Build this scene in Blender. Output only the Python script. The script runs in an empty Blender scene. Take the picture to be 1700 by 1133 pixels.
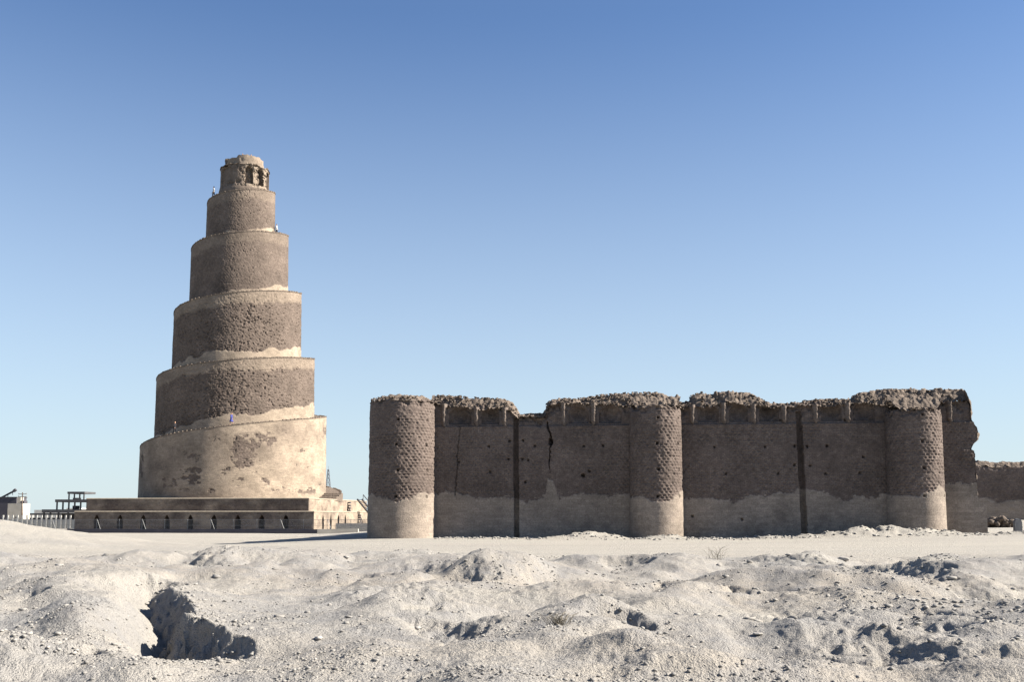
import bpy, math, random
import numpy as np
from math import radians as R_, pi, sin, cos
from mathutils import Vector

C = bpy.context.scene
COL = C.collection
random.seed(7)
RNG = np.random.default_rng(11)

# ------------------------------------------------------------------ camera, sky, sun, exposure
CAM_Z = 1.65
cd = bpy.data.cameras.new('camera')
cam = bpy.data.objects.new('camera', cd); COL.objects.link(cam)
cam.location = (0, 0, CAM_Z)
cam.rotation_euler = (R_(90 + 5.16), 0, 0)
cd.sensor_width = 36; cd.lens = 35.322; cd.shift_y = 0.0811
cd.clip_start = 0.1; cd.clip_end = 20000
C.camera = cam

SUN_EL = R_(36); SUN_AZ = R_(94.0)           # azimuth clockwise from +Y: from the right
w = bpy.data.worlds.new('World'); C.world = w; w.use_nodes = True
nt = w.node_tree; nt.nodes.clear()
sky = nt.nodes.new('ShaderNodeTexSky'); sky.sky_type = 'NISHITA'; sky.sun_disc = False
sky.sun_elevation = SUN_EL; sky.sun_rotation = SUN_AZ
sky.altitude = 1500; sky.air_density = 1.0; sky.dust_density = 0.6; sky.ozone_density = 5.0
bg = nt.nodes.new('ShaderNodeBackground'); bg.inputs['Strength'].default_value = 0.053
wo = nt.nodes.new('ShaderNodeOutputWorld')
# dusty paleness that thickens towards the horizon
tcw = nt.nodes.new('ShaderNodeTexCoord'); sxw = nt.nodes.new('ShaderNodeSeparateXYZ'); nt.links.new(tcw.outputs['Generated'], sxw.inputs[0])
mrw = nt.nodes.new('ShaderNodeMapRange'); mrw.inputs[1].default_value = 0.46; mrw.inputs[2].default_value = 0.0; nt.links.new(sxw.outputs['Z'], mrw.inputs[0])
pww = nt.nodes.new('ShaderNodeMath'); pww.operation = 'POWER'; pww.inputs[1].default_value = 1.3; nt.links.new(mrw.outputs[0], pww.inputs[0])
mlw = nt.nodes.new('ShaderNodeMath'); mlw.operation = 'MULTIPLY'; mlw.inputs[1].default_value = 0.92; nt.links.new(pww.outputs[0], mlw.inputs[0])
mxw = nt.nodes.new('ShaderNodeMix'); mxw.data_type = 'RGBA'; mxw.inputs[7].default_value = (3.85, 4.5, 4.7, 1)
nt.links.new(mlw.outputs[0], mxw.inputs[0]); nt.links.new(sky.outputs[0], mxw.inputs[6]); nt.links.new(mxw.outputs[2], bg.inputs['Color']); nt.links.new(bg.outputs[0], wo.inputs['Surface'])

sd = bpy.data.lights.new('sun', 'SUN'); sd.energy = 5.0; sd.angle = R_(0.5); sd.color = (1.0, 0.93, 0.82)
so = bpy.data.objects.new('sun', sd); COL.objects.link(so); so.location = (60, 0, 60)
sdir = Vector((cos(SUN_EL) * sin(SUN_AZ), cos(SUN_EL) * cos(SUN_AZ), sin(SUN_EL)))
so.rotation_euler = sdir.to_track_quat('Z', 'Y').to_euler()

C.view_settings.view_transform = 'Standard'; C.view_settings.look = 'None'
C.view_settings.exposure = 1.72; C.view_settings.gamma = 1.0

# ------------------------------------------------------------------ numpy noise
def _hash(ix, iy, iz, seed):
    h = (ix.astype(np.int64) * 374761393 + iy.astype(np.int64) * 668265263 + iz.astype(np.int64) * 2147483647 + seed * 974711) & 0x7fffffff
    h = ((h ^ (h >> 13)) * 1274126177) & 0x7fffffff
    h = ((h ^ (h >> 16)) * 2246822519) & 0x7fffffff
    return (h ^ (h >> 15)) & 0xffff
def vnoise(x, y, z=None, seed=0):
    """value noise in -1..1"""
    x = np.asarray(x, float); y = np.asarray(y, float)
    z = np.zeros_like(x) if z is None else np.asarray(z, float)
    x, y, z = np.broadcast_arrays(x, y, z)
    fx, fy, fz = np.floor(x), np.floor(y), np.floor(z)
    tx, ty, tz = x - fx, y - fy, z - fz
    sx, sy, sz = [t * t * t * (t * (t * 6 - 15) + 10) for t in (tx, ty, tz)]
    def g(a, b, c): return _hash(fx + a, fy + b, fz + c, seed) / 32767.5 - 1
    def pl(c):
        a = g(0, 0, c) * (1 - sx) + g(1, 0, c) * sx
        b = g(0, 1, c) * (1 - sx) + g(1, 1, c) * sx
        return a * (1 - sy) + b * sy
    if np.all(z == 0): return pl(0)
    return pl(0) * (1 - sz) + pl(1) * sz
def fbm(x, y, z=None, oct=4, seed=0, gain=0.5):
    s = 0; a = 1; t = 0
    for i in range(oct):
        s = s + a * vnoise(np.asarray(x) * 2 ** i + 17.3 * i, np.asarray(y) * 2 ** i - 9.1 * i, None if z is None else np.asarray(z) * 2 ** i + 5.7 * i, seed + i)
        t += a; a *= gain
    return s / t * 1.5
def sstep(a, b, x):
    t = np.clip((np.asarray(x, float) - a) / (b - a), 0, 1); return t * t * (3 - 2 * t)

# ------------------------------------------------------------------ object helpers
def mesh(name, V, F, mat=None, parent=None, attrs=None, uv=None, smooth=False):
    V = np.asarray(V, np.float32).reshape(-1, 3)
    me = bpy.data.meshes.new(name)
    if isinstance(F, np.ndarray) and F.ndim == 2:
        k = F.shape[1]; n = len(F)
        me.vertices.add(len(V)); me.vertices.foreach_set('co', V.ravel())
        me.loops.add(n * k); me.loops.foreach_set('vertex_index', F.astype(np.int32).ravel())
        me.polygons.add(n); me.polygons.foreach_set('loop_start', np.arange(0, n * k, k, dtype=np.int32))
        me.update(calc_edges=True)
    else:
        me.from_pydata(V.tolist(), [], [list(map(int, f)) for f in F])
    me.validate()
    if attrs:
        for k, a in attrs.items():
            at = me.attributes.new(k, 'FLOAT', 'POINT')
            if len(a) == len(me.vertices): at.data.foreach_set('value', np.asarray(a, np.float32))
    if uv is not None:
        l = me.uv_layers.new(name='UVMap'); li = np.empty(len(me.loops), np.int32)
        me.loops.foreach_get('vertex_index', li)
        l.data.foreach_set('uv', np.asarray(uv, np.float32)[li].ravel())
    if smooth: me.polygons.foreach_set('use_smooth', np.ones(len(me.polygons), bool))
    if mat: me.materials.append(mat)
    o = bpy.data.objects.new(name, me); COL.objects.link(o)
    if parent: o.parent = parent
    return o
def empty(name, loc=(0, 0, 0), rz=0):
    o = bpy.data.objects.new(name, None); COL.objects.link(o); o.location = loc; o.rotation_euler = (0, 0, rz)
    o.empty_display_size = 0.3
    return o
def tag(o, label=None, cat=None, group=None, kind=None):
    if label: o['label'] = label
    if cat: o['category'] = cat
    if group: o['group'] = group
    if kind: o['kind'] = kind
    return o
def gridf(nu, nv):
    i = np.arange(nu - 1)[:, None]; j = np.arange(nv - 1)[None, :]
    a = i * nv + j
    return np.stack([a, a + nv, a + nv + 1, a + 1], -1).reshape(-1, 4)
def submesh(V, F, keep, extra=()):
    Fk = F[keep]; idx, inv = np.unique(Fk.ravel(), return_inverse=True)
    return V[idx], inv.reshape(Fk.shape), [e[idx] for e in extra]
def drop_degenerate(V, F):
    P = V[F]; a = np.linalg.norm(np.cross(P[:, 2] - P[:, 0], P[:, 3] - P[:, 1]), axis=1)
    return a > 1e-6
class MB:
    """collects simple solids for ONE mesh"""
    def __init__(s): s.V = []; s.F = []
    def add(s, V, F):
        b = len(s.V); s.V += [tuple(v) for v in V]; s.F += [[b + i for i in f] for f in F]
    def box(s, x0, x1, y0, y1, z0, z1, j=0):
        V = [(x, y, z) for x in (x0, x1) for y in (y0, y1) for z in (z0, z1)]
        if j: V = [(a + random.uniform(-j, j), b + random.uniform(-j, j), c + random.uniform(-j, j)) for a, b, c in V]
        s.add(V, [(0, 1, 3, 2), (4, 6, 7, 5), (0, 4, 5, 1), (2, 3, 7, 6), (0, 2, 6, 4), (1, 5, 7, 3)])
    def bar(s, p, q, r, n=6, r2=None):
        p = Vector(p); q = Vector(q); d = (q - p).normalized()
        a = d.orthogonal().normalized(); b = d.cross(a); r2 = r if r2 is None else r2
        V = [p + (a * cos(2 * pi * i / n) + b * sin(2 * pi * i / n)) * r for i in range(n)] + [q + (a * cos(2 * pi * i / n) + b * sin(2 * pi * i / n)) * r2 for i in range(n)]
        s.add(V, [(i, (i + 1) % n, n + (i + 1) % n, n + i) for i in range(n)] + [tuple(range(n - 1, -1, -1)), tuple(range(n, 2 * n))])
    def build(s, name, mat, parent=None): return mesh(name, s.V, s.F, mat, parent)

# ------------------------------------------------------------------ materials
def mat_base(name, rough=0.9):
    m = bpy.data.materials.new(name); m.use_nodes = True
    n = m.node_tree.nodes; b = n['Principled BSDF']; b.inputs['Roughness'].default_value = rough
    b.inputs['Specular IOR Level'].default_value = 0.15
    return m, m.node_tree, b
def N(t, k, **kw):
    n = t.nodes.new(k)
    for a, v in kw.items():
        if a in ('operation', 'blend_type', 'data_type', 'attribute_name', 'noise_dimensions', 'feature', 'offset', 'offset_frequency', 'squash'): setattr(n, a, v)
        else: n.inputs[a].default_value = v
    return n
def mixc(t, f, a, b):
    m = t.nodes.new('ShaderNodeMix'); m.data_type = 'RGBA'
    for i, v in ((0, f), (6, a), (7, b)):
        if isinstance(v, bpy.types.NodeSocket): t.links.new(v, m.inputs[i])
        else: m.inputs[i].default_value = v if i == 0 else (*v, 1)
    return m.outputs[2]
def ramp(t, s, lo, hi):
    r = t.nodes.new('ShaderNodeMapRange'); r.inputs[1].default_value = lo; r.inputs[2].default_value = hi
    t.links.new(s, r.inputs[0]); return r.outputs[0]
def noise(t, scale, detail=4, rough=0.55, vec=None):
    n = N(t, 'ShaderNodeTexNoise', Scale=scale, Detail=detail, Roughness=rough)
    if vec is None:
        tc = t.nodes.new('ShaderNodeTexCoord'); vec = tc.outputs['Object']
    t.links.new(vec, n.inputs['Vector']); return n.outputs[0]
def bump(t, b, s, strength, dist):
    n = N(t, 'ShaderNodeBump', Strength=strength, Distance=dist)
    t.links.new(s, n.inputs['Height']); t.links.new(n.outputs[0], b.inputs['Normal'])

def brick_material(name, brick1, brick2, plaster1, plaster2, bw=0.28, bh=0.09, spots=0.5):
    """old brick; the per-vertex value 'plaster' says where restored smooth facing covers it; UV in metres"""
    m, t, b = mat_base(name)
    at = N(t, 'ShaderNodeAttribute', attribute_name='plaster')
    uv = t.nodes.new('ShaderNodeUVMap'); uv.uv_map = 'UVMap'
    br = N(t, 'ShaderNodeTexBrick', Scale=1.0, offset=0.5)
    br.inputs['Brick Width'].default_value = bw; br.inputs['Row Height'].default_value = bh
    br.inputs['Mortar Size'].default_value = 0.012; br.inputs['Bias'].default_value = 0.0
    br.inputs['Color1'].default_value = (*brick1, 1); br.inputs['Color2'].default_value = (*brick2, 1)
    br.inputs['Mortar'].default_value = (*[c * 0.75 for c in brick1], 1)
    t.links.new(uv.outputs[0], br.inputs['Vector'])
    big = noise(t, 0.38, 7, 0.62); mid = noise(t, 3.0, 5); fine = noise(t, 11.0, 3)
    bc = mixc(t, ramp(t, mid, 0.35, 0.68), br.outputs[0], tuple(0.72 * c for c in brick1))
    pc = mixc(t, ramp(t, mid, 0.3, 0.7), plaster1, plaster2)
    br2 = N(t, 'ShaderNodeTexBrick', Scale=1.0, offset=0.5)
    br2.inputs['Brick Width'].default_value = bw * 2; br2.inputs['Row Height'].default_value = bh * 2
    br2.inputs['Mortar Size'].default_value = 0.01
    br2.inputs['Color1'].default_value = (1, 1, 1, 1); br2.inputs['Color2'].default_value = (0.72, 0.72, 0.73, 1); br2.inputs['Mortar'].default_value = (0.72, 0.7, 0.68, 1)
    t.links.new(uv.outputs[0], br2.inputs['Vector'])
    mu = t.nodes.new('ShaderNodeMix'); mu.data_type = 'RGBA'; mu.blend_type = 'MULTIPLY'; mu.inputs[0].default_value = 0.8
    t.links.new(pc, mu.inputs[6]); t.links.new(br2.outputs[0], mu.inputs[7])
    c = mixc(t, at.outputs['Fac'], bc, mu.outputs[2])
    mu2 = t.nodes.new('ShaderNodeMix'); mu2.data_type = 'RGBA'; mu2.blend_type = 'MULTIPLY'; mu2.inputs[0].default_value = 1
    rr = t.nodes.new('ShaderNodeMapRange'); rr.inputs[1].default_value = 0.3; rr.inputs[2].default_value = 0.7; rr.inputs[3].default_value = 0.70; rr.inputs[4].default_value = 1.2
    t.links.new(big, rr.inputs[0])
    t.links.new(c, mu2.inputs[6]); t.links.new(rr.outputs[0], mu2.inputs[7])
    mu3 = t.nodes.new('ShaderNodeMix'); mu3.data_type = 'RGBA'; mu3.blend_type = 'MULTIPLY'; mu3.inputs[0].default_value = spots
    r3 = t.nodes.new('ShaderNodeMapRange'); r3.inputs[1].default_value = 0.32; r3.inputs[2].default_value = 0.62; r3.inputs[3].default_value = 0.5; r3.inputs[4].default_value = 1.15
    t.links.new(fine, r3.inputs[0]); t.links.new(mu2.outputs[2], mu3.inputs[6]); t.links.new(r3.outputs[0], mu3.inputs[7])
    t.links.new(mu3.outputs[2], b.inputs['Base Color'])
    bump(t, b, fine, 0.5, 0.05)
    return m

M = {}
M['brick'] = brick_material('old_brick', (0.134, 0.104, 0.09), (0.178, 0.143, 0.122), (0.29, 0.243, 0.20), (0.235, 0.196, 0.163))
M['tower'] = brick_material('tower_brick', (0.134, 0.104, 0.086), (0.178, 0.142, 0.117), (0.36, 0.29, 0.222), (0.29, 0.235, 0.18))
def simple(name, c1, c2, scale, rough=0.9, bstr=0.4, bdist=0.05, detail=5):
    m, t, b = mat_base(name, rough)
    n = noise(t, scale, detail)
    t.links.new(mixc(t, ramp(t, n, 0.32, 0.68), c1, c2), b.inputs['Base Color'])
    bump(t, b, n, bstr, bdist); return m
M['crest'] = simple('rubble_core', (0.085, 0.067, 0.055), (0.165, 0.132, 0.106), 4.0, bstr=0.9, bdist=0.15)
M['niche'] = simple('niche_shade_brick', (0.085, 0.068, 0.058), (0.115, 0.093, 0.08), 3.0)  # brick tone darkened, the shade of the recess is put into the colour
M['dark_concrete'] = simple('weathered_concrete', (0.06, 0.06, 0.065), (0.09, 0.09, 0.092), 1.2)
M['cream_wall'] = simple('cream_render', (0.36, 0.33, 0.28), (0.42, 0.385, 0.33), 0.8)
M['dark_wall'] = simple('dark_render', (0.06, 0.058, 0.07), (0.085, 0.08, 0.09), 0.8)
M['white_post'] = simple('whitewash', (0.40, 0.39, 0.36), (0.48, 0.465, 0.43), 2.0)
M['galv'] = simple('galvanised_steel', (0.18, 0.18, 0.18), (0.25, 0.25, 0.245), 4.0, rough=0.5, bstr=0.05)
M['dark_steel'] = simple('dark_steel', (0.05, 0.05, 0.06), (0.08, 0.08, 0.085), 4.0, rough=0.6, bstr=0.05)
M['wood'] = simple('weathered_wood', (0.09, 0.07, 0.06), (0.15, 0.12, 0.10), 3.0)
M['stone'] = simple('stone', (0.20, 0.19, 0.175), (0.32, 0.30, 0.275), 6.0, bstr=0.8)
M['gravel'] = simple('gravel', (0.15, 0.143, 0.135), (0.275, 0.26, 0.238), 1.7, bstr=0.6)
M['marker'] = simple('grey_marker_stone', (0.11, 0.11, 0.115), (0.15, 0.15, 0.15), 3.0)
M['straw'] = simple('dry_straw', (0.12, 0.105, 0.08), (0.19, 0.165, 0.125), 8.0)
def flat(name, c, rough=0.8): return simple(name, tuple(0.85 * x for x in c), c, 9.0, rough, 0.1, 0.01)
M['skin'] = flat('skin', (0.42, 0.25, 0.17), 0.6); M['hair'] = flat('black_hair', (0.015, 0.013, 0.012))
M['blue'] = flat('blue_cloth', (0.05, 0.06, 0.22)); M['white'] = flat('white_cloth', (0.5, 0.5, 0.5)); M['black'] = flat('black_cloth', (0.02, 0.02, 0.025))
M['green'] = flat('green_cloth', (0.20, 0.30, 0.10))

def ground_material():
    m, t, b = mat_base('desert_soil', 0.95)
    tc = t.nodes.new('ShaderNodeTexCoord')
    mp = t.nodes.new('ShaderNodeMapping'); mp.inputs['Scale'].default_value = (0.35, 1.0, 1.0); t.links.new(tc.outputs['Object'], mp.inputs[0])
    big = noise(t, 0.16, 6, 0.6, mp.outputs[0]); mid = noise(t, 1.3, 6, 0.65); fine = noise(t, 9.0, 5, 0.7); grit = noise(t, 38.0, 3, 0.6)
    c = mixc(t, ramp(t, big, 0.36, 0.64), (0.234, 0.226, 0.214), (0.298, 0.272, 0.235))
    tan = noise(t, 0.07, 7, 0.62, mp.outputs[0]); tm = t.nodes.new('ShaderNodeMath'); tm.operation = 'MULTIPLY'; tm.inputs[1].default_value = 0.65; t.links.new(ramp(t, tan, 0.48, 0.66), tm.inputs[0])
    c = mixc(t, tm.outputs[0], c, (0.232, 0.196, 0.158))
    c = mixc(t, ramp(t, mid, 0.45, 0.75), c, (0.197, 0.193, 0.191))
    da = N(t, 'ShaderNodeAttribute', attribute_name='dust'); c = mixc(t, da.outputs['Fac'], c, (0.325, 0.302, 0.262))
    f = t.nodes.new('ShaderNodeMath'); f.operation = 'MULTIPLY'; f.inputs[1].default_value = 0.75; t.links.new(ramp(t, fine, 0.52, 0.72), f.inputs[0])
    c = mixc(t, f.outputs[0], c, (0.19, 0.182, 0.175))
    g = t.nodes.new('ShaderNodeMath'); g.operation = 'MULTIPLY'; g.inputs[1].default_value = 0.7; t.links.new(ramp(t, grit, 0.55, 0.7), g.inputs[0])
    c = mixc(t, g.outputs[0], c, (0.14, 0.134, 0.13))
    t.links.new(c, b.inputs['Base Color'])
    a = t.nodes.new('ShaderNodeMath'); a.operation = 'ADD'; t.links.new(fine, a.inputs[0]); t.links.new(grit, a.inputs[1])
    bump(t, b, a.outputs[0], 0.9, 0.05)
    return m
M['ground'] = ground_material()

# ------------------------------------------------------------------ the frame of the mosque wall (u along it, v out of it)
AL = R_(6.0)
C0 = np.array([-7.91, 72.5]); U2 = np.array([cos(AL), -sin(AL)]); N2 = np.array([-sin(AL), -cos(AL)])
def WP(u, v, z):
    u, v, z = np.broadcast_arrays(np.asarray(u, float), np.asarray(v, float), np.asarray(z, float))
    return np.stack([C0[0] + u * U2[0] + v * N2[0], C0[1] + u * U2[1] + v * N2[1], z], -1)

# ------------------------------------------------------------------ the ground
MOUNDS = [  # x, y, rx, ry, turn, height
    (-28.5, 51, 8.0, 6.0, 0.1, 1.55), (-38, 47, 8, 6, 0, 1.5),
    (-9.6, 24.3, 1.2, 2.6, -0.42, 0.36), (-7.7, 19.6, 1.0, 2.8, -0.42, 0.38), (-6.6, 15.6, 0.8, 2.6, -0.42, 0.36), (-5.6, 12.6, 0.7, 1.4, -0.4, 0.24),
    (-9.5, 17, 3.0, 4.0, 0.2, 0.22), (-5.2, 10.9, 1.0, 0.8, 0.3, 0.30),
    (-0.6, 25.0, 1.3, 1.6, 0.2, 0.40), (-1.4, 16.4, 0.9, 0.9, 0.1, 0.30), (0.3, 27.5, 2.2, 2.5, 0, 0.25),
    (-3.4, 35.0, 2.4, 2.0, 0, 0.40), (0.6, 33.5, 2.6, 1.8, 0, 0.34), (3.6, 31.0, 2.0, 2.4, 0, 0.35), (-8.5, 33.0, 2.6, 2.2, 0, 0.42), (-12.5, 35.0, 1.6, 1.2, 0, 0.32),
    (2.35, 10.5, 1.25, 0.9, 0.1, 0.42), (4.9, 9.6, 1.0, 0.7, 0.0, 0.15), (3.4, 19.6, 2.0, 1.4, 0, 0.20), (6.6, 17.5, 2.6, 3.0, 0.2, 0.36), (4.8, 14.0, 1.4, 1.0, 0, 0.18),
    (8.5, 30.5, 2.6, 1.9, -0.4, 0.34), (11.5, 26.0, 1.8, 3.0, 0.2, 0.36), (1.0, 15.2, 1.2, 0.9, 0, 0.20), (-14.5, 28, 3, 4, 0, 0.40), (-3.0, 20.5, 2.0, 2.0, 0, 0.16), (-3.6, 28.5, 2.2, 1.8, 0, 0.22), (6.0, 24.0, 2.4, 2.0, 0, 0.22),
    (33.0, 88, 30, 18, 0, 0.25), (55, 120, 30, 14, 0, 0.8), (44.5, 69.5, 4.0, 2.5, 0, 0.25),
]
SCARPS = [  # crest line, drop, face width, length of the hollow before it
    ([(-6.8, 20.8), (-5.9, 18.4), (-5.0, 16.2), (-4.2, 14.5), (-3.6, 13.2), (-3.1, 12.2)], 0.80, 0.6, 1.6),
    ([(-2.4, 13.9), (-1.5, 14.8), (-0.3, 14.6), (0.5, 14.2)], 0.26, 1.0, 1.8),
    ([(1.3, 14.7), (1.75, 14.3), (2.0, 13.7), (2.1, 13.2)], 0.24, 0.3, 0.7),
    ([(3.05, 12.4), (3.45, 12.3), (3.8, 11.6), (3.7, 10.8)], 0.14, 0.7, 1.0),
    ([(4.05, 12.5), (4.5, 12.5), (4.95, 11.8), (4.7, 10.7)], 0.17, 0.7, 1.1),
    ([(6.0, 33.0), (7.8, 32.0), (9.2, 30.2), (10.5, 27.6), (10.4, 24.4), (9.7, 21.6)], 0.36, 0.9, 3.0),
    ([(-14.6, 32.4), (-13.4, 32.8), (-12.2, 31.6)], 0.50, 0.8, 2.4),
    ([(-11.4, 34.0), (-9.4, 33.0), (-8.3, 30.6), (-7.6, 27.6)], 0.36, 0.9, 2.6),
    ([(-4.8, 34.6), (-2.4, 35.2), (0.0, 33.6), (0.9, 30.6)], 0.28, 0.8, 2.4),
    ([(-1.8, 24.6), (-0.8, 25.0), (0.4, 24.2)], 0.30, 0.8, 1.6),
    ([(-2.0, 16.2), (-1.3, 16.6), (-0.6, 16.0)], 0.22, 0.6, 1.4),
    ([(1.9, 19.6), (2.6, 19.9), (3.1, 19.2)], 0.2, 0.4, 1.2), ([(3.5, 19.9), (4.1, 20.1), (4.8, 19.2)], 0.2, 0.4, 1.2),
    ([(2.3, 31.0), (3.6, 31.3), (4.8, 30.3)], 0.22, 0.6, 1.6), ([(-5.4, 10.8), (-5.1, 11.1), (-4.75, 11.5)], 0.2, 0.14, 0.5),
    ([(-8.2, 16.3), (-7.8, 16.6), (-7.3, 16.2)], 0.16, 0.3, 0.8), ([(7.0, 24.5), (8.0, 24.3), (8.6, 22.6)], 0.18, 0.6, 1.6),
    ([(5.6, 16.2), (6.4, 16.3), (7.2, 15.2)], 0.16, 0.4, 1.2), ([(-4.4, 24.6), (-3.4, 24.9), (-2.6, 24.0)], 0.18, 0.5, 1.4),
]
def seg_signed(px, py, pts):
    """signed distance to a crest line (negative = on the hollow side) and position 0..1 along it"""
    best = np.full(px.shape, 1e9); sg = np.zeros(px.shape); tt = np.zeros(px.shape)
    L = [0]
    for a, b in zip(pts[:-1], pts[1:]): L.append(L[-1] + math.hypot(b[0] - a[0], b[1] - a[1]))
    for i, (a, b) in enumerate(zip(pts[:-1], pts[1:])):
        dx, dy = b[0] - a[0], b[1] - a[1]; l2 = dx * dx + dy * dy
        t = np.clip(((px - a[0]) * dx + (py - a[1]) * dy) / l2, 0, 1)
        qx, qy = px - a[0] - t * dx, py - a[1] - t * dy
        d = np.hypot(qx, qy); cr = dx * qy - dy * qx
        m = d < best
        best = np.where(m, d, best); sg = np.where(m, np.sign(cr), sg); tt = np.where(m, (L[i] + t * (L[i + 1] - L[i])) / L[-1], tt)
    return best * sg, tt
def ground_z(x, y, detail=True):
    x = np.asarray(x, float); y = np.asarray(y, float)
    d = np.hypot(x, y)
    z = -0.62 * sstep(7, 26, -x) * sstep(40, 75, y) + 0.33 * sstep(12, 30, x) * sstep(40, 66, y) * (1 - sstep(90, 200, y))
    z = z - 0.15 * sstep(60, 120, y) * sstep(0, 30, -x)
    near = 1 - sstep(33, 43, y + 0.35 * np.abs(x - 2) * 0 + 2.5 * fbm(x * 0.12, x * 0 + 3.3, seed=5))   # the rough tip in front of the levelled strip
    wx = x + 0.5 * fbm(x * 0.5, y * 0.5, seed=31); wy = y + 0.5 * fbm(x * 0.5, y * 0.5, seed=41)
    for cx, cy, rx, ry, a, h in MOUNDS:
        dx, dy = wx - cx, wy - cy; c, s = cos(a), sin(a)
        e = ((dx * c - dy * s) / rx) ** 2 + ((dx * s + dy * c) / ry) ** 2
        z = z + h * np.exp(-np.minimum(e, 30) * 0.9)
    rough = np.zeros_like(z)
    wob = 0.16 * fbm(x * 1.8, y * 1.8, oct=4, seed=51)
    for pts, h, wd, Lg in SCARPS:
        P = np.array(pts); m = (np.abs(x - P[:, 0].mean()) < np.ptp(P[:, 0]) / 2 + Lg + 2) & (np.abs(y - P[:, 1].mean()) < np.ptp(P[:, 1]) / 2 + Lg + 2)
        if not m.any(): continue
        s, t = seg_signed(wx[m], wy[m], pts)
        s = s + wob[m] * min(1.0, wd * 1.6)
        endt = sstep(0, 0.3, t) * sstep(0, 0.14, 1 - t)
        prof = np.where(s > 0, 0.0, np.where(s > -wd, (-s / wd) ** 0.8, np.clip(1 - ((-s - wd) / Lg), 0, 1) ** 1.4))
        lip = np.exp(-np.maximum(s, 0) / 0.9) * (s > -wd) * np.clip(1 + s / wd, 0, 1)
        z[m] += endt * h * (0.14 * lip - 0.86 * np.nan_to_num(prof))
        face = np.exp(-((s + wd * 0.5) / (wd * 0.7)) ** 2) * endt * sstep(0.12, -0.12, s)
        rough[m] = np.maximum(rough[m], face * min(1, h * 1.6))
    # rolling waste and trodden surface
    quiet = 1 - 0.8 * np.exp(-(((x + 4.6 + (y - 16) * 0.38) / 2.2) ** 2 + ((y - 16.5) / 5.5) ** 2))
    z = z + near * quiet * (0.26 * fbm(x * 0.36, y * 0.26, oct=2, seed=61) + 0.07 * (0.4 - np.abs(fbm(x * 0.7, y * 0.5, oct=3, seed=63))) + 0.15 * fbm(x * 0.72, y * 0.5, oct=2, seed=65) + 0.025 * fbm(x * 1.9, y * 1.6, oct=3, seed=64))
    z = z + (1 - near) * 0.05 * fbm(x * 0.08, y * 0.12, oct=3, seed=66)
    # rubble washed down along the foot of the mosque wall
    px, py = x - C0[0], y - C0[1]; u = px * U2[0] + py * U2[1]; v = px * N2[0] + py * N2[1]
    hp = np.clip(0.27 + 0.46 * fbm(u * 0.23, u * 0 + 1.7, oct=3, seed=71), 0.0, 0.9) * sstep(3, 5.5, u) * (1 - sstep(44, 50, u))
    z = z + hp * np.exp(-((v - 3.0) / 1.25) ** 2) * (1 + 0.5 * fbm(x * 1.4, y * 1.4, oct=3, seed=72))
    z = z + 0.05 * fbm(x * 1.1, y * 1.1, oct=4, seed=73) * np.exp(-((v - 2.5) / 2.6) ** 2) * sstep(2, 4, u)
    global DUST, ROUGH
    ROUGH = rough
    DUST = (1 - near) * (0.75 + 0.25 * fbm(x * 0.1, y * 0.5, oct=3, seed=88)) + near * np.clip(0.9 * fbm(x * 0.3, y * 0.3, oct=4, seed=89) - 0.1, 0, 0.6)
    if detail:
        fade = 1 - sstep(30, 60, d)
        z = z + fade * (0.010 * fbm(x * 4.2, y * 4.2, oct=3, seed=81) + 0.008 * fbm(x * 13, y * 13, oct=2, seed=82) + (1 - sstep(12, 22, d)) * 0.006 * vnoise(x * 31, y * 31, seed=87))
        r = 1 - np.abs(fbm(x * 2.6, y * 2.6, oct=4, seed=83, gain=0.6)) * 1.6
        z = z + rough * 0.06 * (r - 0.5) + rough * 0.06 * fbm(x * 9, y * 9, oct=2, seed=84)
        cl = np.clip(fbm(x * 0.42, y * 0.34, oct=3, seed=92) * 1.6 - 0.1, 0, 1) * near * (1 - sstep(28, 40, d))
        z = z + cl * (0.085 * (np.abs(fbm(x * 1.9, y * 1.5, oct=4, seed=93, gain=0.62)) - 0.3) + 0.02 * fbm(x * 7, y * 7, oct=2, seed=94))
        pit = vnoise(x * 2.4, y * 2.4, seed=85)
        z = z + fade * near * 0.03 * np.clip(pit - 0.45, 0, 1) * (1 + vnoise(x * 9, y * 9, seed=86))
    return z
aa = np.concatenate([np.linspace(-84, -41, 30)[:-1], np.linspace(-41, 41, 1060), np.linspace(41, 84, 30)[1:]]) * pi / 180
dd = np.concatenate([np.geomspace(1.2, 7.5, 40)[:-1], np.geomspace(7.5, 42, 470)[:-1], np.geomspace(42, 82, 130)[:-1], np.geomspace(82, 260, 80)[:-1], np.geomspace(260, 9000, 40)])
A, D = np.meshgrid(aa, dd, indexing='ij')
GX, GY = D * np.sin(A), D * np.cos(A)
gz = ground_z(GX.ravel(), GY.ravel())
_x, _y = GX.ravel(), GY.ravel()                                     # crumbling faces: push the soil sideways as well
jx = ROUGH * 0.08 * fbm(_x * 3.1, _y * 3.1, gz * 4, oct=4, seed=95, gain=0.65); jy = ROUGH * 0.08 * fbm(_x * 3.1, _y * 3.1, gz * 4, oct=4, seed=97, gain=0.65)
jz = ROUGH * 0.06 * fbm(_x * 6, _y * 6, gz * 8, oct=3, seed=99, gain=0.65)
g = mesh('ground', np.stack([_x + jx, _y + jy, gz + jz], -1), gridf(len(aa), len(dd))[:, ::-1], M['ground'], attrs={'dust': DUST}, smooth=True)
tag(g, 'pale dusty uneven desert ground with pits and mounds', 'ground', kind='structure')

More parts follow.
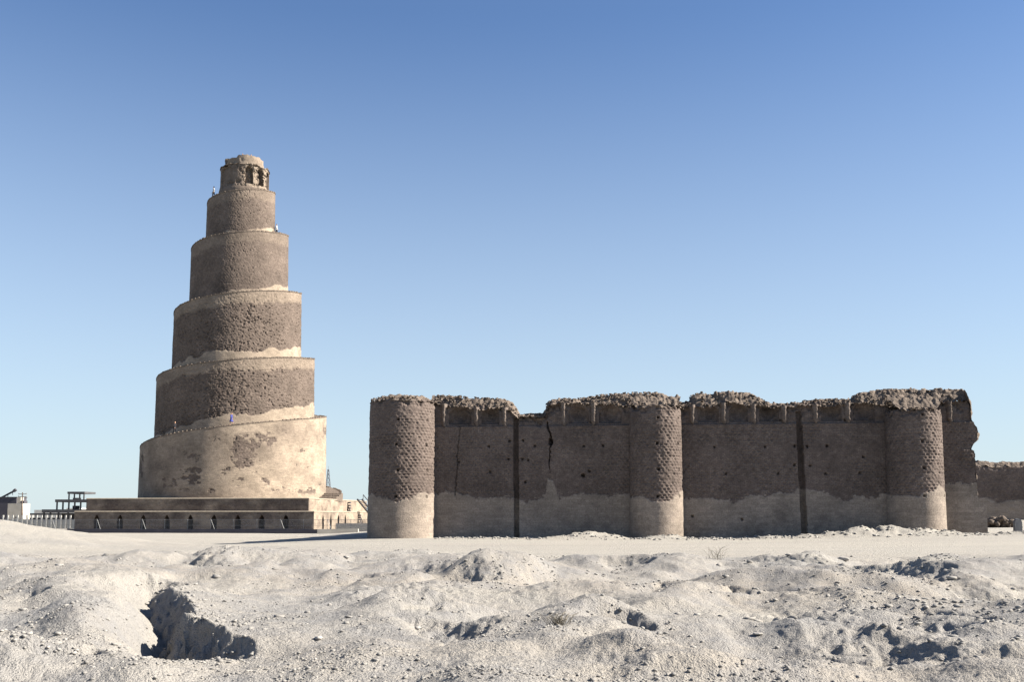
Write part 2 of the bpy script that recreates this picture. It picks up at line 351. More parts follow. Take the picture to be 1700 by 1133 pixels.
# loose stones: uncountable
PHI = (1 + 5 ** 0.5) / 2
ICO = np.array([(-1, PHI, 0), (1, PHI, 0), (-1, -PHI, 0), (1, -PHI, 0), (0, -1, PHI), (0, 1, PHI), (0, -1, -PHI), (0, 1, -PHI), (PHI, 0, -1), (PHI, 0, 1), (-PHI, 0, -1), (-PHI, 0, 1)]) / 1.9
ICF = np.array([(0, 11, 5), (0, 5, 1), (0, 1, 7), (0, 7, 10), (0, 10, 11), (1, 5, 9), (5, 11, 4), (11, 10, 2), (10, 7, 6), (7, 1, 8), (3, 9, 4), (3, 4, 2), (3, 2, 6), (3, 6, 8), (3, 8, 9), (4, 9, 5), (2, 4, 11), (6, 2, 10), (8, 6, 7), (9, 8, 1)])
def stones(name, x, y, s, mat, sink=0.25):
    n = len(x); V = ICO[None] * (1 + RNG.uniform(-0.42, 0.42, (n, 12, 1)))
    V = V * (s[:, None, None] * RNG.uniform(0.6, 1.25, (n, 1, 3)) * np.array([1.2, 1.2, 0.62]))
    th = RNG.uniform(0, 2 * pi, n); c, sn = np.cos(th)[:, None], np.sin(th)[:, None]
    X = V[..., 0] * c - V[..., 1] * sn + x[:, None]; Y = V[..., 0] * sn + V[..., 1] * c + y[:, None]
    Z = V[..., 2] + (ground_z(x, y) + s * (0.5 - sink))[:, None]
    F = (ICF[None] + 12 * np.arange(n)[:, None, None]).reshape(-1, 3)
    return mesh(name, np.stack([X, Y, Z], -1).reshape(-1, 3), F, mat)
def scatter(n, d0, d1, thr, seed, smin, smax, p=2.6):
    d = np.exp(RNG.uniform(np.log(d0), np.log(d1), n)); a = RNG.uniform(-R_(36), R_(36), n)
    x, y = d * np.sin(a), d * np.cos(a)
    k = fbm(x * 0.45, y * 0.45, oct=3, seed=seed) + RNG.uniform(-0.35, 0.35, n) > thr
    x, y = x[k], y[k]; s = (smin + (smax - smin) * RNG.uniform(0, 1, len(x)) ** p) * (0.75 + d[k] / 40)
    return x, y, s
xs = [scatter(60000, 7.5, 40, 0.42, 90, 0.006, 0.026, 3), scatter(4000, 12, 42, 0.4, 91, 0.012, 0.06, 4)]
# more of them where the banks crumble, under the wall and on the darker patch at the right
for pts, h, wd, Lg in SCARPS:
    P = np.array(pts); n = int(90 * (len(P) - 1) * min(1.2, h * 2)); i = RNG.integers(0, len(P) - 1, n); t = RNG.uniform(0, 1, n)[:, None]
    q = P[i] * (1 - t) + P[i + 1] * t + RNG.normal(0, 0.35 * (0.5 + wd), (n, 2)) + np.array([-0.35, -0.3]) * wd
    xs.append((q[:, 0], q[:, 1], 0.007 + 0.032 * RNG.uniform(0, 1, n) ** 4))
n = 2600; u = RNG.uniform(3, 46, n); v = np.abs(RNG.normal(2.6, 1.4, n)) + 0.3
q = C0 + u[:, None] * U2 + v[:, None] * N2; xs.append((q[:, 0], q[:, 1], 0.02 + 0.11 * RNG.uniform(0, 1, n) ** 5))
n = 1700; q = np.stack([RNG.normal(7.5, 1.7, n), RNG.normal(16, 3.2, n)], -1); xs.append((q[:, 0], q[:, 1], 0.008 + 0.042 * RNG.uniform(0, 1, n) ** 3))
x, y, s = [np.concatenate(k) for k in zip(*xs)]
ok = y > 7
st = stones('gravel', x[ok], y[ok], s[ok], M['gravel'])
tag(st, 'loose stones and crumbled brick scattered over the pale ground', 'gravel', kind='stuff')
# a few bigger ones that can be told apart
BIG = [(-7.30, 15.2, 0.10, 'pale stone lying on the near left slope beside a short dark groove'), (-10.8, 24.2, 0.13, 'lone stone on the smooth grey slope at far left of the foreground'),
       (-2.5, 13.15, 0.08, 'rounded pale boulder at the lower right corner of the dark pit'), (10.3, 31.5, 0.16, 'flat dark stone on level ground behind the long crumbling bank'),
       (3.35, 13.9, 0.08, 'small pale stone right of the little dark hole in the foreground')]
for bx, by, s, lab in BIG:
    o = stones('rock', np.array([bx]), np.array([by]), np.array([s]), M['stone'], sink=0.3)
    m_ = o.modifiers.new('sub', 'SUBSURF'); m_.levels = 1; m_.render_levels = 2
    tag(o, lab, 'rock')
def gz1(x, y): return float(ground_z(np.array([x], float), np.array([y], float))[0])
def tuft(x, y, h, n, lab):
    b = MB(); z = gz1(x, y) - 0.02
    for i in range(n):
        a = random.uniform(0, 2 * pi); l = h * random.uniform(0.5, 1.1); t = random.uniform(0.2, 1.0)
        p = Vector((x + random.gauss(0, h * .25), y + random.gauss(0, h * .25), z)); q = p + Vector((cos(a) * l * t * .7, sin(a) * l * t * .7, l * .7)); r = q + Vector((cos(a) * l * .35, sin(a) * l * .35, l * .12))
        b.bar(p, q, 0.004, 4, 0.003); b.bar(q, r, 0.003, 4, 0.0012)
    tag(b.build('dry_tuft', M['straw']), lab, 'dry plant')
tuft(0.58, 12.75, 0.22, 70, 'dry straw tuft at the foot of the bank in mid foreground')
tuft(6.3, 31.2, 0.5, 26, 'dry scrub clinging to the left end of the long crumbling bank')

# ------------------------------------------------------------------ mosque wall
SIL = np.array([(2.0, 10.34), (4.02, 10.23), (5.77, 10.08), (7.08, 10.02), (7.87, 9.7), (8.3, 9.09), (8.47, 8.83), (9.25, 8.9), (10.2, 8.89), (10.47, 9.67), (11.2, 9.92), (12.7, 9.99), (14.42, 10.23), (16.55, 10.37), (18.24, 10.35), (18.99, 10.04), (19.7, 9.65), (20.54, 9.64), (20.76, 10.11), (21.39, 10.31), (23.27, 10.29), (24.72, 10.18), (25.54, 9.83), (25.94, 9.57), (27.38, 9.43), (28.2, 9.55), (28.82, 9.67), (31.87, 9.71), (32.09, 10.09), (34.32, 10.35), (36.72, 10.24), (39.11, 10.29), (41, 10.2)])
FRT = np.array([(2.0, 9.94), (3.36, 9.58), (5.34, 9.38), (7.3, 9.45), (7.95, 9.18), (8.39, 8.65), (10.33, 8.72), (10.55, 9.5), (12.7, 9.64), (14.84, 9.62), (16.54, 9.43), (19.91, 9.3), (20.75, 9.38), (23.46, 9.52), (25.4, 9.33), (27.38, 9.22), (28.2, 9.29), (31.87, 9.42), (34.28, 9.22), (37.49, 9.35), (39.08, 9.5), (41, 9.5)])
END = np.array([(-2, 40.3), (0.43, 40.29), (2.54, 40.28), (2.56, 39.75), (5.33, 39.66), (6.0, 39.62), (6.05, 39.42), (6.4, 39.55), (6.76, 39.86), (7.5, 39.88), (7.8, 39.70), (8.09, 39.54), (9.16, 39.5), (9.87, 39.33), (10.29, 39.11), (12, 39.0)])
PLA = np.array([(2.48, 3.24), (4.05, 3.15), (4.92, 2.89), (7.09, 2.89), (8.81, 2.63), (9.6, 2.9), (10.32, 3.14), (10.5, 4.1), (10.9, 4.1), (11.3, 2.88), (13.94, 3.05), (16.05, 3.21), (20.64, 2.91), (23.95, 2.69), (26.0, 2.98), (28.05, 3.43), (30.86, 2.76), (32.47, 2.84), (33.88, 3.17), (37.87, 3.82), (41, 3.81)])
PIERS = [3.10, 5.47, 7.52, 11.75, 13.89, 20.82, 22.99, 25.06, 27.15, 29.28, 31.47, 38.25]
NICHES = [(3.35, 5.0), (5.72, 7.05), (12.0, 13.45), (14.15, 15.8), (21.07, 22.55), (23.25, 24.6), (25.3, 26.7), (29.53, 31.0), (31.72, 33.2)]
HOLES = [(6.26, 6.55), (6.35, 4.69), (7.78, 6.89), (8.73, 6.92), (8.69, 5.59), (9.6, 6.53), (8.9, 3.95), (13.07, 6.5), (14.43, 6.54), (13.44, 4.71), (22.2, 6.35), (25.67, 6.37), (22.95, 4.5), (26.53, 4.48), (28.53, 6.35), (29.87, 6.38), (29.74, 4.47), (32.04, 4.5), (28.7, 5.01), (20.62, 1.52), (34.6, 6.64), (5.3, 8.25), (13.6, 8.2), (31.2, 8.2), (26.8, 8.2), (9.1, 5.5), (7.7, 5.6), (27.7, 6.4), (27.65, 5.1), (24.0, 1.3), (32.3, 5.6), (4.1, 5.4)]
CRACK = np.array([(10.5, 7.9), (10.67, 7.34), (10.8, 6.78), (10.67, 6.35), (10.58, 5.28), (10.71, 4.3)])
def plaster_w(u, z):
    return sstep(0.05, -0.05, z - np.interp(u, PLA[:, 0], PLA[:, 1]) - 0.26 * fbm(u * 1.1, z * 1.1, oct=4, seed=101) - 0.14 * fbm(u * 5, z * 7, oct=3, seed=102))
def brick_holes(u, z, du=0.315, dz=0.205):
    row = np.floor(z / dz); fz = z / dz - row
    uu = u / du + 0.5 * (row % 2); cu = np.floor(uu); fu = uu - cu
    rnd = _hash(cu, row, row * 0, 7) / 65535.0
    hole = (np.abs(fu - 0.5) < 0.17 + 0.13 * rnd) & (np.abs(fz - 0.5) < 0.30)
    keep = 0.25 + 0.75 * sstep(-0.55, 0.05, fbm(u * 0.45, z * 0.5, oct=4, seed=8))
    return hole * (0.3 + 0.8 * rnd) * (rnd > 0.10) * keep
wall = empty('mosque_wall', (float(C0[0]), float(C0[1]), 0))
wall.rotation_euler = (0, 0, 0)
def wmesh(name, V, F, mat, parent=wall, **k):
    o = mesh(name, V - np.array([C0[0], C0[1], 0]), F, mat, parent, **k); return o
du, dz = 0.045, 0.045
ug = np.arange(2.0, 40.6, du); zg = np.arange(-0.7, 10.5, dz)
Ug, Zg = np.meshgrid(ug, zg, indexing='ij'); u, z = Ug.ravel(), Zg.ravel()
topf = np.interp(u, FRT[:, 0], FRT[:, 1]) + 0.14 * fbm(u * 1.7, u * 0, oct=4, seed=111) + 0.06 * np.round(2 * vnoise(u * 5, u * 0, seed=112))
z = np.minimum(z, topf)
uend = np.interp(z, END[:, 0], END[:, 1]) + 0.05 * fbm(z * 3, z * 0, oct=3, seed=113) * (z > 3.9)
u = np.minimum(u, uend)
pw = plaster_w(u, z)
v = 0.012 * fbm(u * 2, z * 2, oct=4, seed=114) + 0.03 * pw - 0.005
frieze = sstep(7.95, 8.02, z)
v = v - 0.13 * frieze + 0.05 * np.exp(-((z - 7.93) / 0.07) ** 2) * (fbm(u * 0.9, z * 0, seed=119) > -0.3)
rough = np.clip(frieze * 0.8 + 0.25, 0, 1) * (1 - pw)
v = v - (1 - pw) * (1 - frieze) * 0.06 * brick_holes(u, z) - rough * 0.05 * np.clip(fbm(u * 4, z * 5, oct=3, seed=115), -0.5, 1)
er = sstep(0.75, 0.0, topf - z + 0.45 * fbm(u * 1.6, z * 1.6, oct=3, seed=116))
v = v - er * (0.10 + 0.22 * np.abs(fbm(u * 3, z * 3, oct=4, seed=117)))
for a, b in NICHES:
    box = sstep(a, a + 0.08, u) * sstep(b, b - 0.08, u) * sstep(8.12, 8.2, z) * sstep(0.05, -0.05, z - 9.32 + 0.42 * np.abs((u - (a + b) / 2) / ((b - a) / 2)) ** 2.5)
    r = np.hypot(u - (a + b) / 2, z - 8.78)
    v = v - 0.34 * box - 0.34 * np.clip(1 - (r / 0.55) ** 2, 0, 1) * box
for hu, hz in HOLES:
    r = np.maximum(np.abs(u - hu), np.abs(z - hz)) + 0.025 * vnoise(u * 20, z * 20, seed=118); v = np.where(r < 0.075, v - 0.3, v)
cx = np.interp(z, CRACK[::-1, 1], CRACK[::-1, 0]) + 0.06 * fbm(z * 3, z * 0, seed=120)
cwid = 0.028 * sstep(4.2, 5.5, z) * sstep(8.3, 7.9, z) + 0.03 * sstep(6.3, 7.3, z)
v = np.where((np.abs(u - cx) < cwid) & (z > 4.2) & (z < 8.3), v - 0.5, v)
v = np.where(((u - 10.72) / 0.17) ** 2 + ((z - 6.82) / 0.26) ** 2 < 1, v - 0.6, v)
v = np.where(((u - 13.01) / 0.15) ** 2 + ((z - 4.41) / 0.13) ** 2 < 1, v - 0.45, v)
cx2 = 6.55 - 0.25 * sstep(8, 4, z) - 1.0 * 0 + 0.08 * fbm(z * 2.2, z * 0, seed=121) - 2.4
v = np.where((np.abs(u - cx2) < 0.03) & (z > 3.0) & (z < 8.0), v - 0.15, v)
SLOTS = [(8.03, 8.40, 8.10, 8.47), (27.83, 28.22, 27.99, 28.42)]
slotm = np.zeros(len(u), bool)
for i, (a0, b0, a1, b1) in enumerate(SLOTS):
    t = np.clip((8.3 - z) / 7.7, 0, 1); a = a0 + (a1 - a0) * t; b = b0 + (b1 - b0) * t + 0.02 * vnoise(z * 4, z * 0, seed=122)
    m_ = (u > a) & (u < b) & (z < 8.6 + 0.2 * i)
    v = np.where(m_, -0.62 + 0.02 * vnoise(u * 5, z * 3, seed=123), v); slotm |= m_
# square patch of new brick at the broken end
m_ = (np.abs(u - 39.15) < 0.42) & (np.abs(z - 5.75) < 0.33)
v = np.where(m_, v + 0.05, v)
V = WP(u, v, z); F = gridf(len(ug), len(zg)); F = F[drop_degenerate(V, F)]
uvw = np.stack([u, z], -1)
fc_u, fc_z = u[F].mean(1), z[F].mean(1)
nid = np.zeros(len(F), int)
for i, (a, b) in enumerate(NICHES): nid[(fc_u > a - 0.01) & (fc_u < b + 0.01) & (fc_z > 8.12) & (fc_z < 9.36)] = i + 1
for i, (a0, b0, a1, b1) in enumerate(SLOTS): nid[slotm[F].sum(1) >= 1] = np.where(fc_u[slotm[F].sum(1) >= 1] < 20, 101, 102)
def piece(name, keep, parent=wall, mat='brick'):
    Vs, Fs, (uvs, ps) = submesh(V, F, keep, (uvw, pw))
    return wmesh(name, Vs, Fs, M[mat], parent, attrs={'plaster': ps}, uv=uvs)
face = piece('wall_face', nid == 0)
for i in range(1, len(NICHES) + 1): piece('niche', nid == i)
for i in (101, 102): piece('vertical_slot', nid == i)
# piers between the niches: wedges that taper to a point at the ledge
for k, p in enumerate(PIERS):
    zt = float(np.interp(p, FRT[:, 0], FRT[:, 1])) - 0.02; zz = np.linspace(7.98, zt, 26); nn = len(zz)
    f = 0.45 + 0.55 * np.clip((zz - 7.98) / 0.3, 0, 1) + 0.15 * np.clip((zz - zt + 0.45) / 0.45, 0, 1)
    jit = lambda s_: 0.03 * vnoise(zz * 5 + 30 * k, zz * 0 + s_, seed=130) + 0.03 * vnoise(zz * 13 + 30 * k, zz * 0 + s_, seed=131)
    prof = [(p - 0.32 * f + jit(1), -0.20 + 0 * zz), (p - 0.26 * f + jit(2), 0.0 * f + jit(3)), (p - 0.08 * f + jit(4), 0.15 * f + jit(5)), (p + 0.0 * f + jit(8), 0.06 * f + jit(9)), (p + 0.10 * f + jit(6), -0.13 - 0.02 * f + jit(7)), (p + 0.13 * f, -0.35 + 0 * zz)]
    Vp = np.stack([WP(a, b, zz) for a, b in prof], 0).reshape(-1, 3); Fp = gridf(len(prof), nn)
    pu = np.repeat(zz[None], len(prof), 0).ravel()
    wmesh('pier', Vp, Fp, M['brick'], attrs={'plaster': np.full(len(Vp), 0.2)}, uv=np.stack([np.repeat(np.arange(len(prof)) * 0.15, nn), pu], -1))
# ruined crest: rough core rising behind the front edge, with loose bricks
uc = np.arange(2.0, 39.4, 0.06); wc = np.concatenate([np.linspace(0, 2.65, 40), [2.68, 2.7]])
Uc, Wc = np.meshgrid(uc, wc, indexing='ij'); a, b = Uc.ravel(), Wc.ravel()
zf = np.interp(a, FRT[:, 0], FRT[:, 1]) - 0.12; zs = np.interp(a, SIL[:, 0], SIL[:, 1])
rise = sstep(0.0, 0.75, b)
zc_ = zf + (zs - zf) * rise - 0.25 * sstep(1.6, 2.65, b)
clod = np.abs(fbm(a * 3.3, b * 3.3, oct=4, seed=141, gain=0.6)); blk = np.round(2.2 * vnoise(a * 4.5, b * 4.5, seed=142)) / 2.2
zc_ = zc_ + 0.11 * (clod - 0.35) + 0.045 * blk + 0.09 * fbm(a * 0.9, b * 0.9, oct=2, seed=145) + 0.05 * fbm(a * 9, b * 9, oct=2, seed=143)
zq = np.round((zc_ + 0.05 * vnoise(a * 3, b * 3, seed=146)) / 0.12) * 0.12; zc_ = 0.35 * zc_ + 0.65 * zq
vv = -b - 0.10 + 0.12 * fbm(a * 2, zc_ * 2, oct=3, seed=144) * sstep(0.1, 0.5, b) + 0.14 * sstep(0.12, 0.0, b)
zc_ = np.where(b > 2.67, -0.7 + 0 * zc_, zc_)
Vc = WP(a, vv, zc_); wmesh('wall_crest', Vc, gridf(len(uc), len(wc)), M['crest'])
def rubble(b, uv_list, smin=0.08, smax=0.2):
    for (uu, vv_, zz_) in uv_list:
        s1, s2, s3 = random.uniform(smin, smax), random.uniform(smin, smax), random.uniform(smin * .5, smax * .6)
        th = random.uniform(0, pi); ti = random.uniform(-.5, .5); c, s_ = cos(th), sin(th); P = []
        for x0 in (-s1, s1):
            for y0 in (-s2, s2):
                for z0 in (-s3, s3):
                    xx = x0 + random.uniform(-.25, .25) * s1; yy = y0 + random.uniform(-.25, .25) * s2; z2 = z0 + ti * xx
                    q = WP(uu + xx * c - yy * s_, vv_ + xx * s_ + yy * c, zz_ + z2); P.append((q[0] - C0[0], q[1] - C0[1], q[2]))
        b.add(P, [(0, 1, 3, 2), (4, 6, 7, 5), (0, 4, 5, 1), (2, 3, 7, 6), (0, 2, 6, 4), (1, 5, 7, 3)])
rb = MB(); L = []
for i in range(700):
    uu = random.uniform(2.3, 39.0); bb = abs(random.gauss(0, 0.6)); 
    z0 = np.interp(uu, FRT[:, 0], FRT[:, 1]) - 0.1; z1 = np.interp(uu, SIL[:, 0], SIL[:, 1])
    L.append((uu, -bb - 0.08, float(z0 + (z1 - z0) * sstep(0, 0.75, bb)) + 0.02))
rubble(rb, L, 0.04, 0.11); o = rb.build('loose_brick', M['crest'], wall); o['kind'] = 'stuff'
# the broken right end, its lower courses rebuilt square
ze = np.arange(-0.7, 10.2, 0.06); we = np.linspace(0, 2.75, 44)
Ze, We = np.meshgrid(ze, we, indexing='ij'); a, b = Ze.ravel(), We.ravel()
ee = np.interp(a, END[:, 0], END[:, 1]); rg = (a > 2.56) * sstep(0, 0.25, b)
ue = ee + rg * (0.22 * fbm(a * 1.4, b * 1.4, oct=5, seed=151) + 0.10 * np.round(2 * vnoise(a * 5, b * 4, seed=152)) / 2 + 0.25 * sstep(0.5, 2.2, b)) + 0.02 * fbm(a * 6, b * 6, seed=153)
wmesh('broken_end', WP(ue, -b + 0.01, a), gridf(len(ze), len(we))[:, ::-1], M['crest'])
# back side, and the north wall that runs away behind the corner bastion
mb = MB()
def wbox(u0, u1, v0, v1, z0, z1, taper=0):
    P = [WP(a, b, c) - np.array([C0[0], C0[1], 0]) for a in (u0, u1) for b in (v0, v1) for c in (z0, z1)]
    mb.add([tuple(p) for p in P], [(0, 1, 3, 2), (4, 6, 7, 5), (0, 4, 5, 1), (2, 3, 7, 6), (0, 2, 6, 4), (1, 5, 7, 3)])
for k in range(20): wbox(-0.6 + random.uniform(-.04, .04), 1.9 + random.uniform(-.05, .05), -2.2 - k * 2.0, -4.2 - k * 2.0, -1, 8.6 + random.uniform(-.5, .6))
o = mb.build('return_wall', M['brick'], wall)

def bastion(ub, vb, r0, ztop, a0, a1, seed, pline, cap_h, rimvar=0.12):
    """round buttress: angle 0 points along +u, pi/2 straight out of the wall"""
    n = int(abs(a1 - a0) * r0 / 0.042); an = np.linspace(a0, a1, n); zz = np.arange(-0.7, ztop + 0.4, 0.042)
    An, Zz = np.meshgrid(an, zz, indexing='ij'); a, z = An.ravel(), Zz.ravel()
    rim = ztop + rimvar * fbm(a * 3, a * 0 + seed, oct=4, seed=161) + 0.05 * np.round(2 * vnoise(a * 9, a * 0 + seed, seed=162))
    z = np.minimum(z, rim); s_ = a * r0
    line = np.interp(a, [p_[0] for p_ in pline], [p_[1] for p_ in pline])
    p = sstep(0.05, -0.05, z - line - 0.22 * fbm(s_ * 1.2 + seed, z * 1.2, oct=4, seed=163) - 0.05 * fbm(s_ * 7, z * 7, oct=2, seed=164))
    rr = r0 * (1 + 0.022 * (8 - z) / 8) + 0.03 * p + 0.012 * fbm(s_ * 1.5, z * 1.5, oct=4, seed=165 + seed)
    rr = rr - (1 - p) * (0.066 * brick_holes(s_, z) + 0.025 * np.clip(fbm(s_ * 4, z * 5, oct=3, seed=166), -0.5, 1))
    er = sstep(0.4, 0.0, rim - z + 0.3 * fbm(s_ * 2, z * 2, oct=3, seed=167)); rr = rr - er * (0.06 + 0.2 * np.abs(fbm(s_ * 3, z * 3, oct=3, seed=168)))
    for ha in (0.55, 1.52, 2.75):
        for hz in (8.3, 6.55, 4.72, 2.9):
            m_ = np.maximum(np.abs(a - ha - 0.03 * sin(hz * 9)) * r0, np.abs(z - hz)) < 0.085; rr = np.where(m_, rr - 0.4, rr)
    Vb = WP(ub + rr * np.cos(a), vb + rr * np.sin(a), z); F = gridf(len(an), len(zz)); k = drop_degenerate(Vb, F); F = F[k][:, ::-1]
    o = wmesh('bastion', Vb, F, M['brick'], attrs={'plaster': p}, uv=np.stack([s_, z], -1))
    # rough top of the bastion
    q = np.linspace(0, 1, 40); Qa, Qr = np.meshgrid(an[::2], q, indexing='ij'); a, qr = Qa.ravel(), Qr.ravel()
    rr = r0 * 1.0 * qr; x_, y_ = rr * np.cos(a), rr * np.sin(a)
    zt = ztop - 0.1 + cap_h(x_, y_) + 0.2 * (np.abs(fbm(x_ * 2.2 + seed, y_ * 2.2, oct=4, seed=171, gain=0.6)) - 0.3) + 0.06 * np.round(2.2 * vnoise(x_ * 4.5, y_ * 4.5 + seed, seed=172)) / 2
    wmesh('bastion_top', WP(ub + x_, vb + y_, zt), gridf(len(an[::2]), len(q)), M['crest']).parent = o
    return o
bastion(0, 0, 2.38, 9.78, -0.35 * pi, 1.55 * pi, 3, [(-2, 3.2), (0.2, 3.25), (0.9, 3.0), (1.5, 2.65), (2.2, 2.9), (5, 2.9)], lambda x, y: 0.42 * sstep(2.35, 1.5, np.hypot(x, y)))
bastion(18.12, 0.1, 1.80, 9.12, -0.03 * pi, 1.03 * pi, 5, [(-1, 3.2), (0.3, 3.2), (0.9, 2.9), (1.4, 2.55), (2.2, 2.75), (4, 2.9)], lambda x, y: 0.9 * sstep(1.4, 0.2, y))
bastion(35.62, 0.1, 1.84, 8.72, -0.03 * pi, 1.03 * pi, 8, [(-1, 3.3), (0.5, 3.2), (0.9, 3.5), (1.2, 3.1), (2.2, 3.0), (4, 3.0)], lambda x, y: 1.15 * sstep(1.7, 0.3, y))
rb = MB(); L = []
for (ub, rr, zt) in ((0, 2.3, 9.85), (18.12, 1.7, 9.15), (35.62, 1.75, 8.8)):
    for i in range(70):
        a = random.uniform(0, pi) if ub else random.uniform(0, 2 * pi); q = rr * random.uniform(0.75, 1.0); k = sstep(1.5, 0.2, q * sin(a)) if ub else 0.1
        L.append((ub + q * cos(a), q * sin(a), zt + 0.6 * float(k)))
rubble(rb, L, 0.04, 0.10); o = rb.build('loose_brick', M['crest'], wall); o['kind'] = 'stuff'
tag(wall, 'long ruined brick mosque wall with three round bastions and niche frieze', 'wall', kind='thing')

# far stretch of the enclosure beyond the broken end
fw = empty('ruined_wall', (54, 120, 0))
uu = np.arange(-6, 26, 0.12); zz = np.arange(-0.5, 8.6, 0.09); A_, Z_ = np.meshgrid(uu, zz, indexing='ij'); a, z = A_.ravel(), Z_.ravel()
top = 8.0 + 0.25 * fbm(a * 0.25, a * 0, oct=4, seed=181) + 0.12 * fbm(a * 2, a * 0, oct=3, seed=182); z = np.minimum(z, top - 0.6)
pl = sstep(0.1, -0.1, z - 3.4 - 0.3 * fbm(a * 0.8, z, oct=3, seed=183))
y = -0.03 * pl + 0.06 * (1 - pl) * brick_holes(a, z, 0.5, 0.3) + 0.2 * sstep(0.5, 0, top - z - 0.6) * np.abs(fbm(a * 2, z * 2, seed=184)) + 0.03 * fbm(a * 2, z * 2, oct=3, seed=185)
def frot(x, y, z): return np.stack([x * U2[0] - y * N2[0], x * U2[1] - y * N2[1], z], -1)
mesh('wall_face', frot(a, y, z), gridf(len(uu), len(zz)), M['brick'], fw, attrs={'plaster': pl}, uv=np.stack([a, z], -1))
bb = np.concatenate([np.linspace(0, 2.4, 24), [2.45]]); A_, B_ = np.meshgrid(uu, bb, indexing='ij'); a, b = A_.ravel(), B_.ravel()
top = 8.0 + 0.25 * fbm(a * 0.25, a * 0, oct=4, seed=181); zt = top - 0.62 + 0.55 * sstep(0, 0.5, b) + 0.22 * fbm(a * 2, b * 2, oct=4, seed=186); zt = np.where(b > 2.42, -0.5, zt)
mesh('wall_crest', frot(a, b + 0.05, zt), gridf(len(uu), len(bb)), M['crest'], fw)
tag(fw, 'distant lower ruined brick wall beyond the broken end at far right', 'wall', kind='thing')

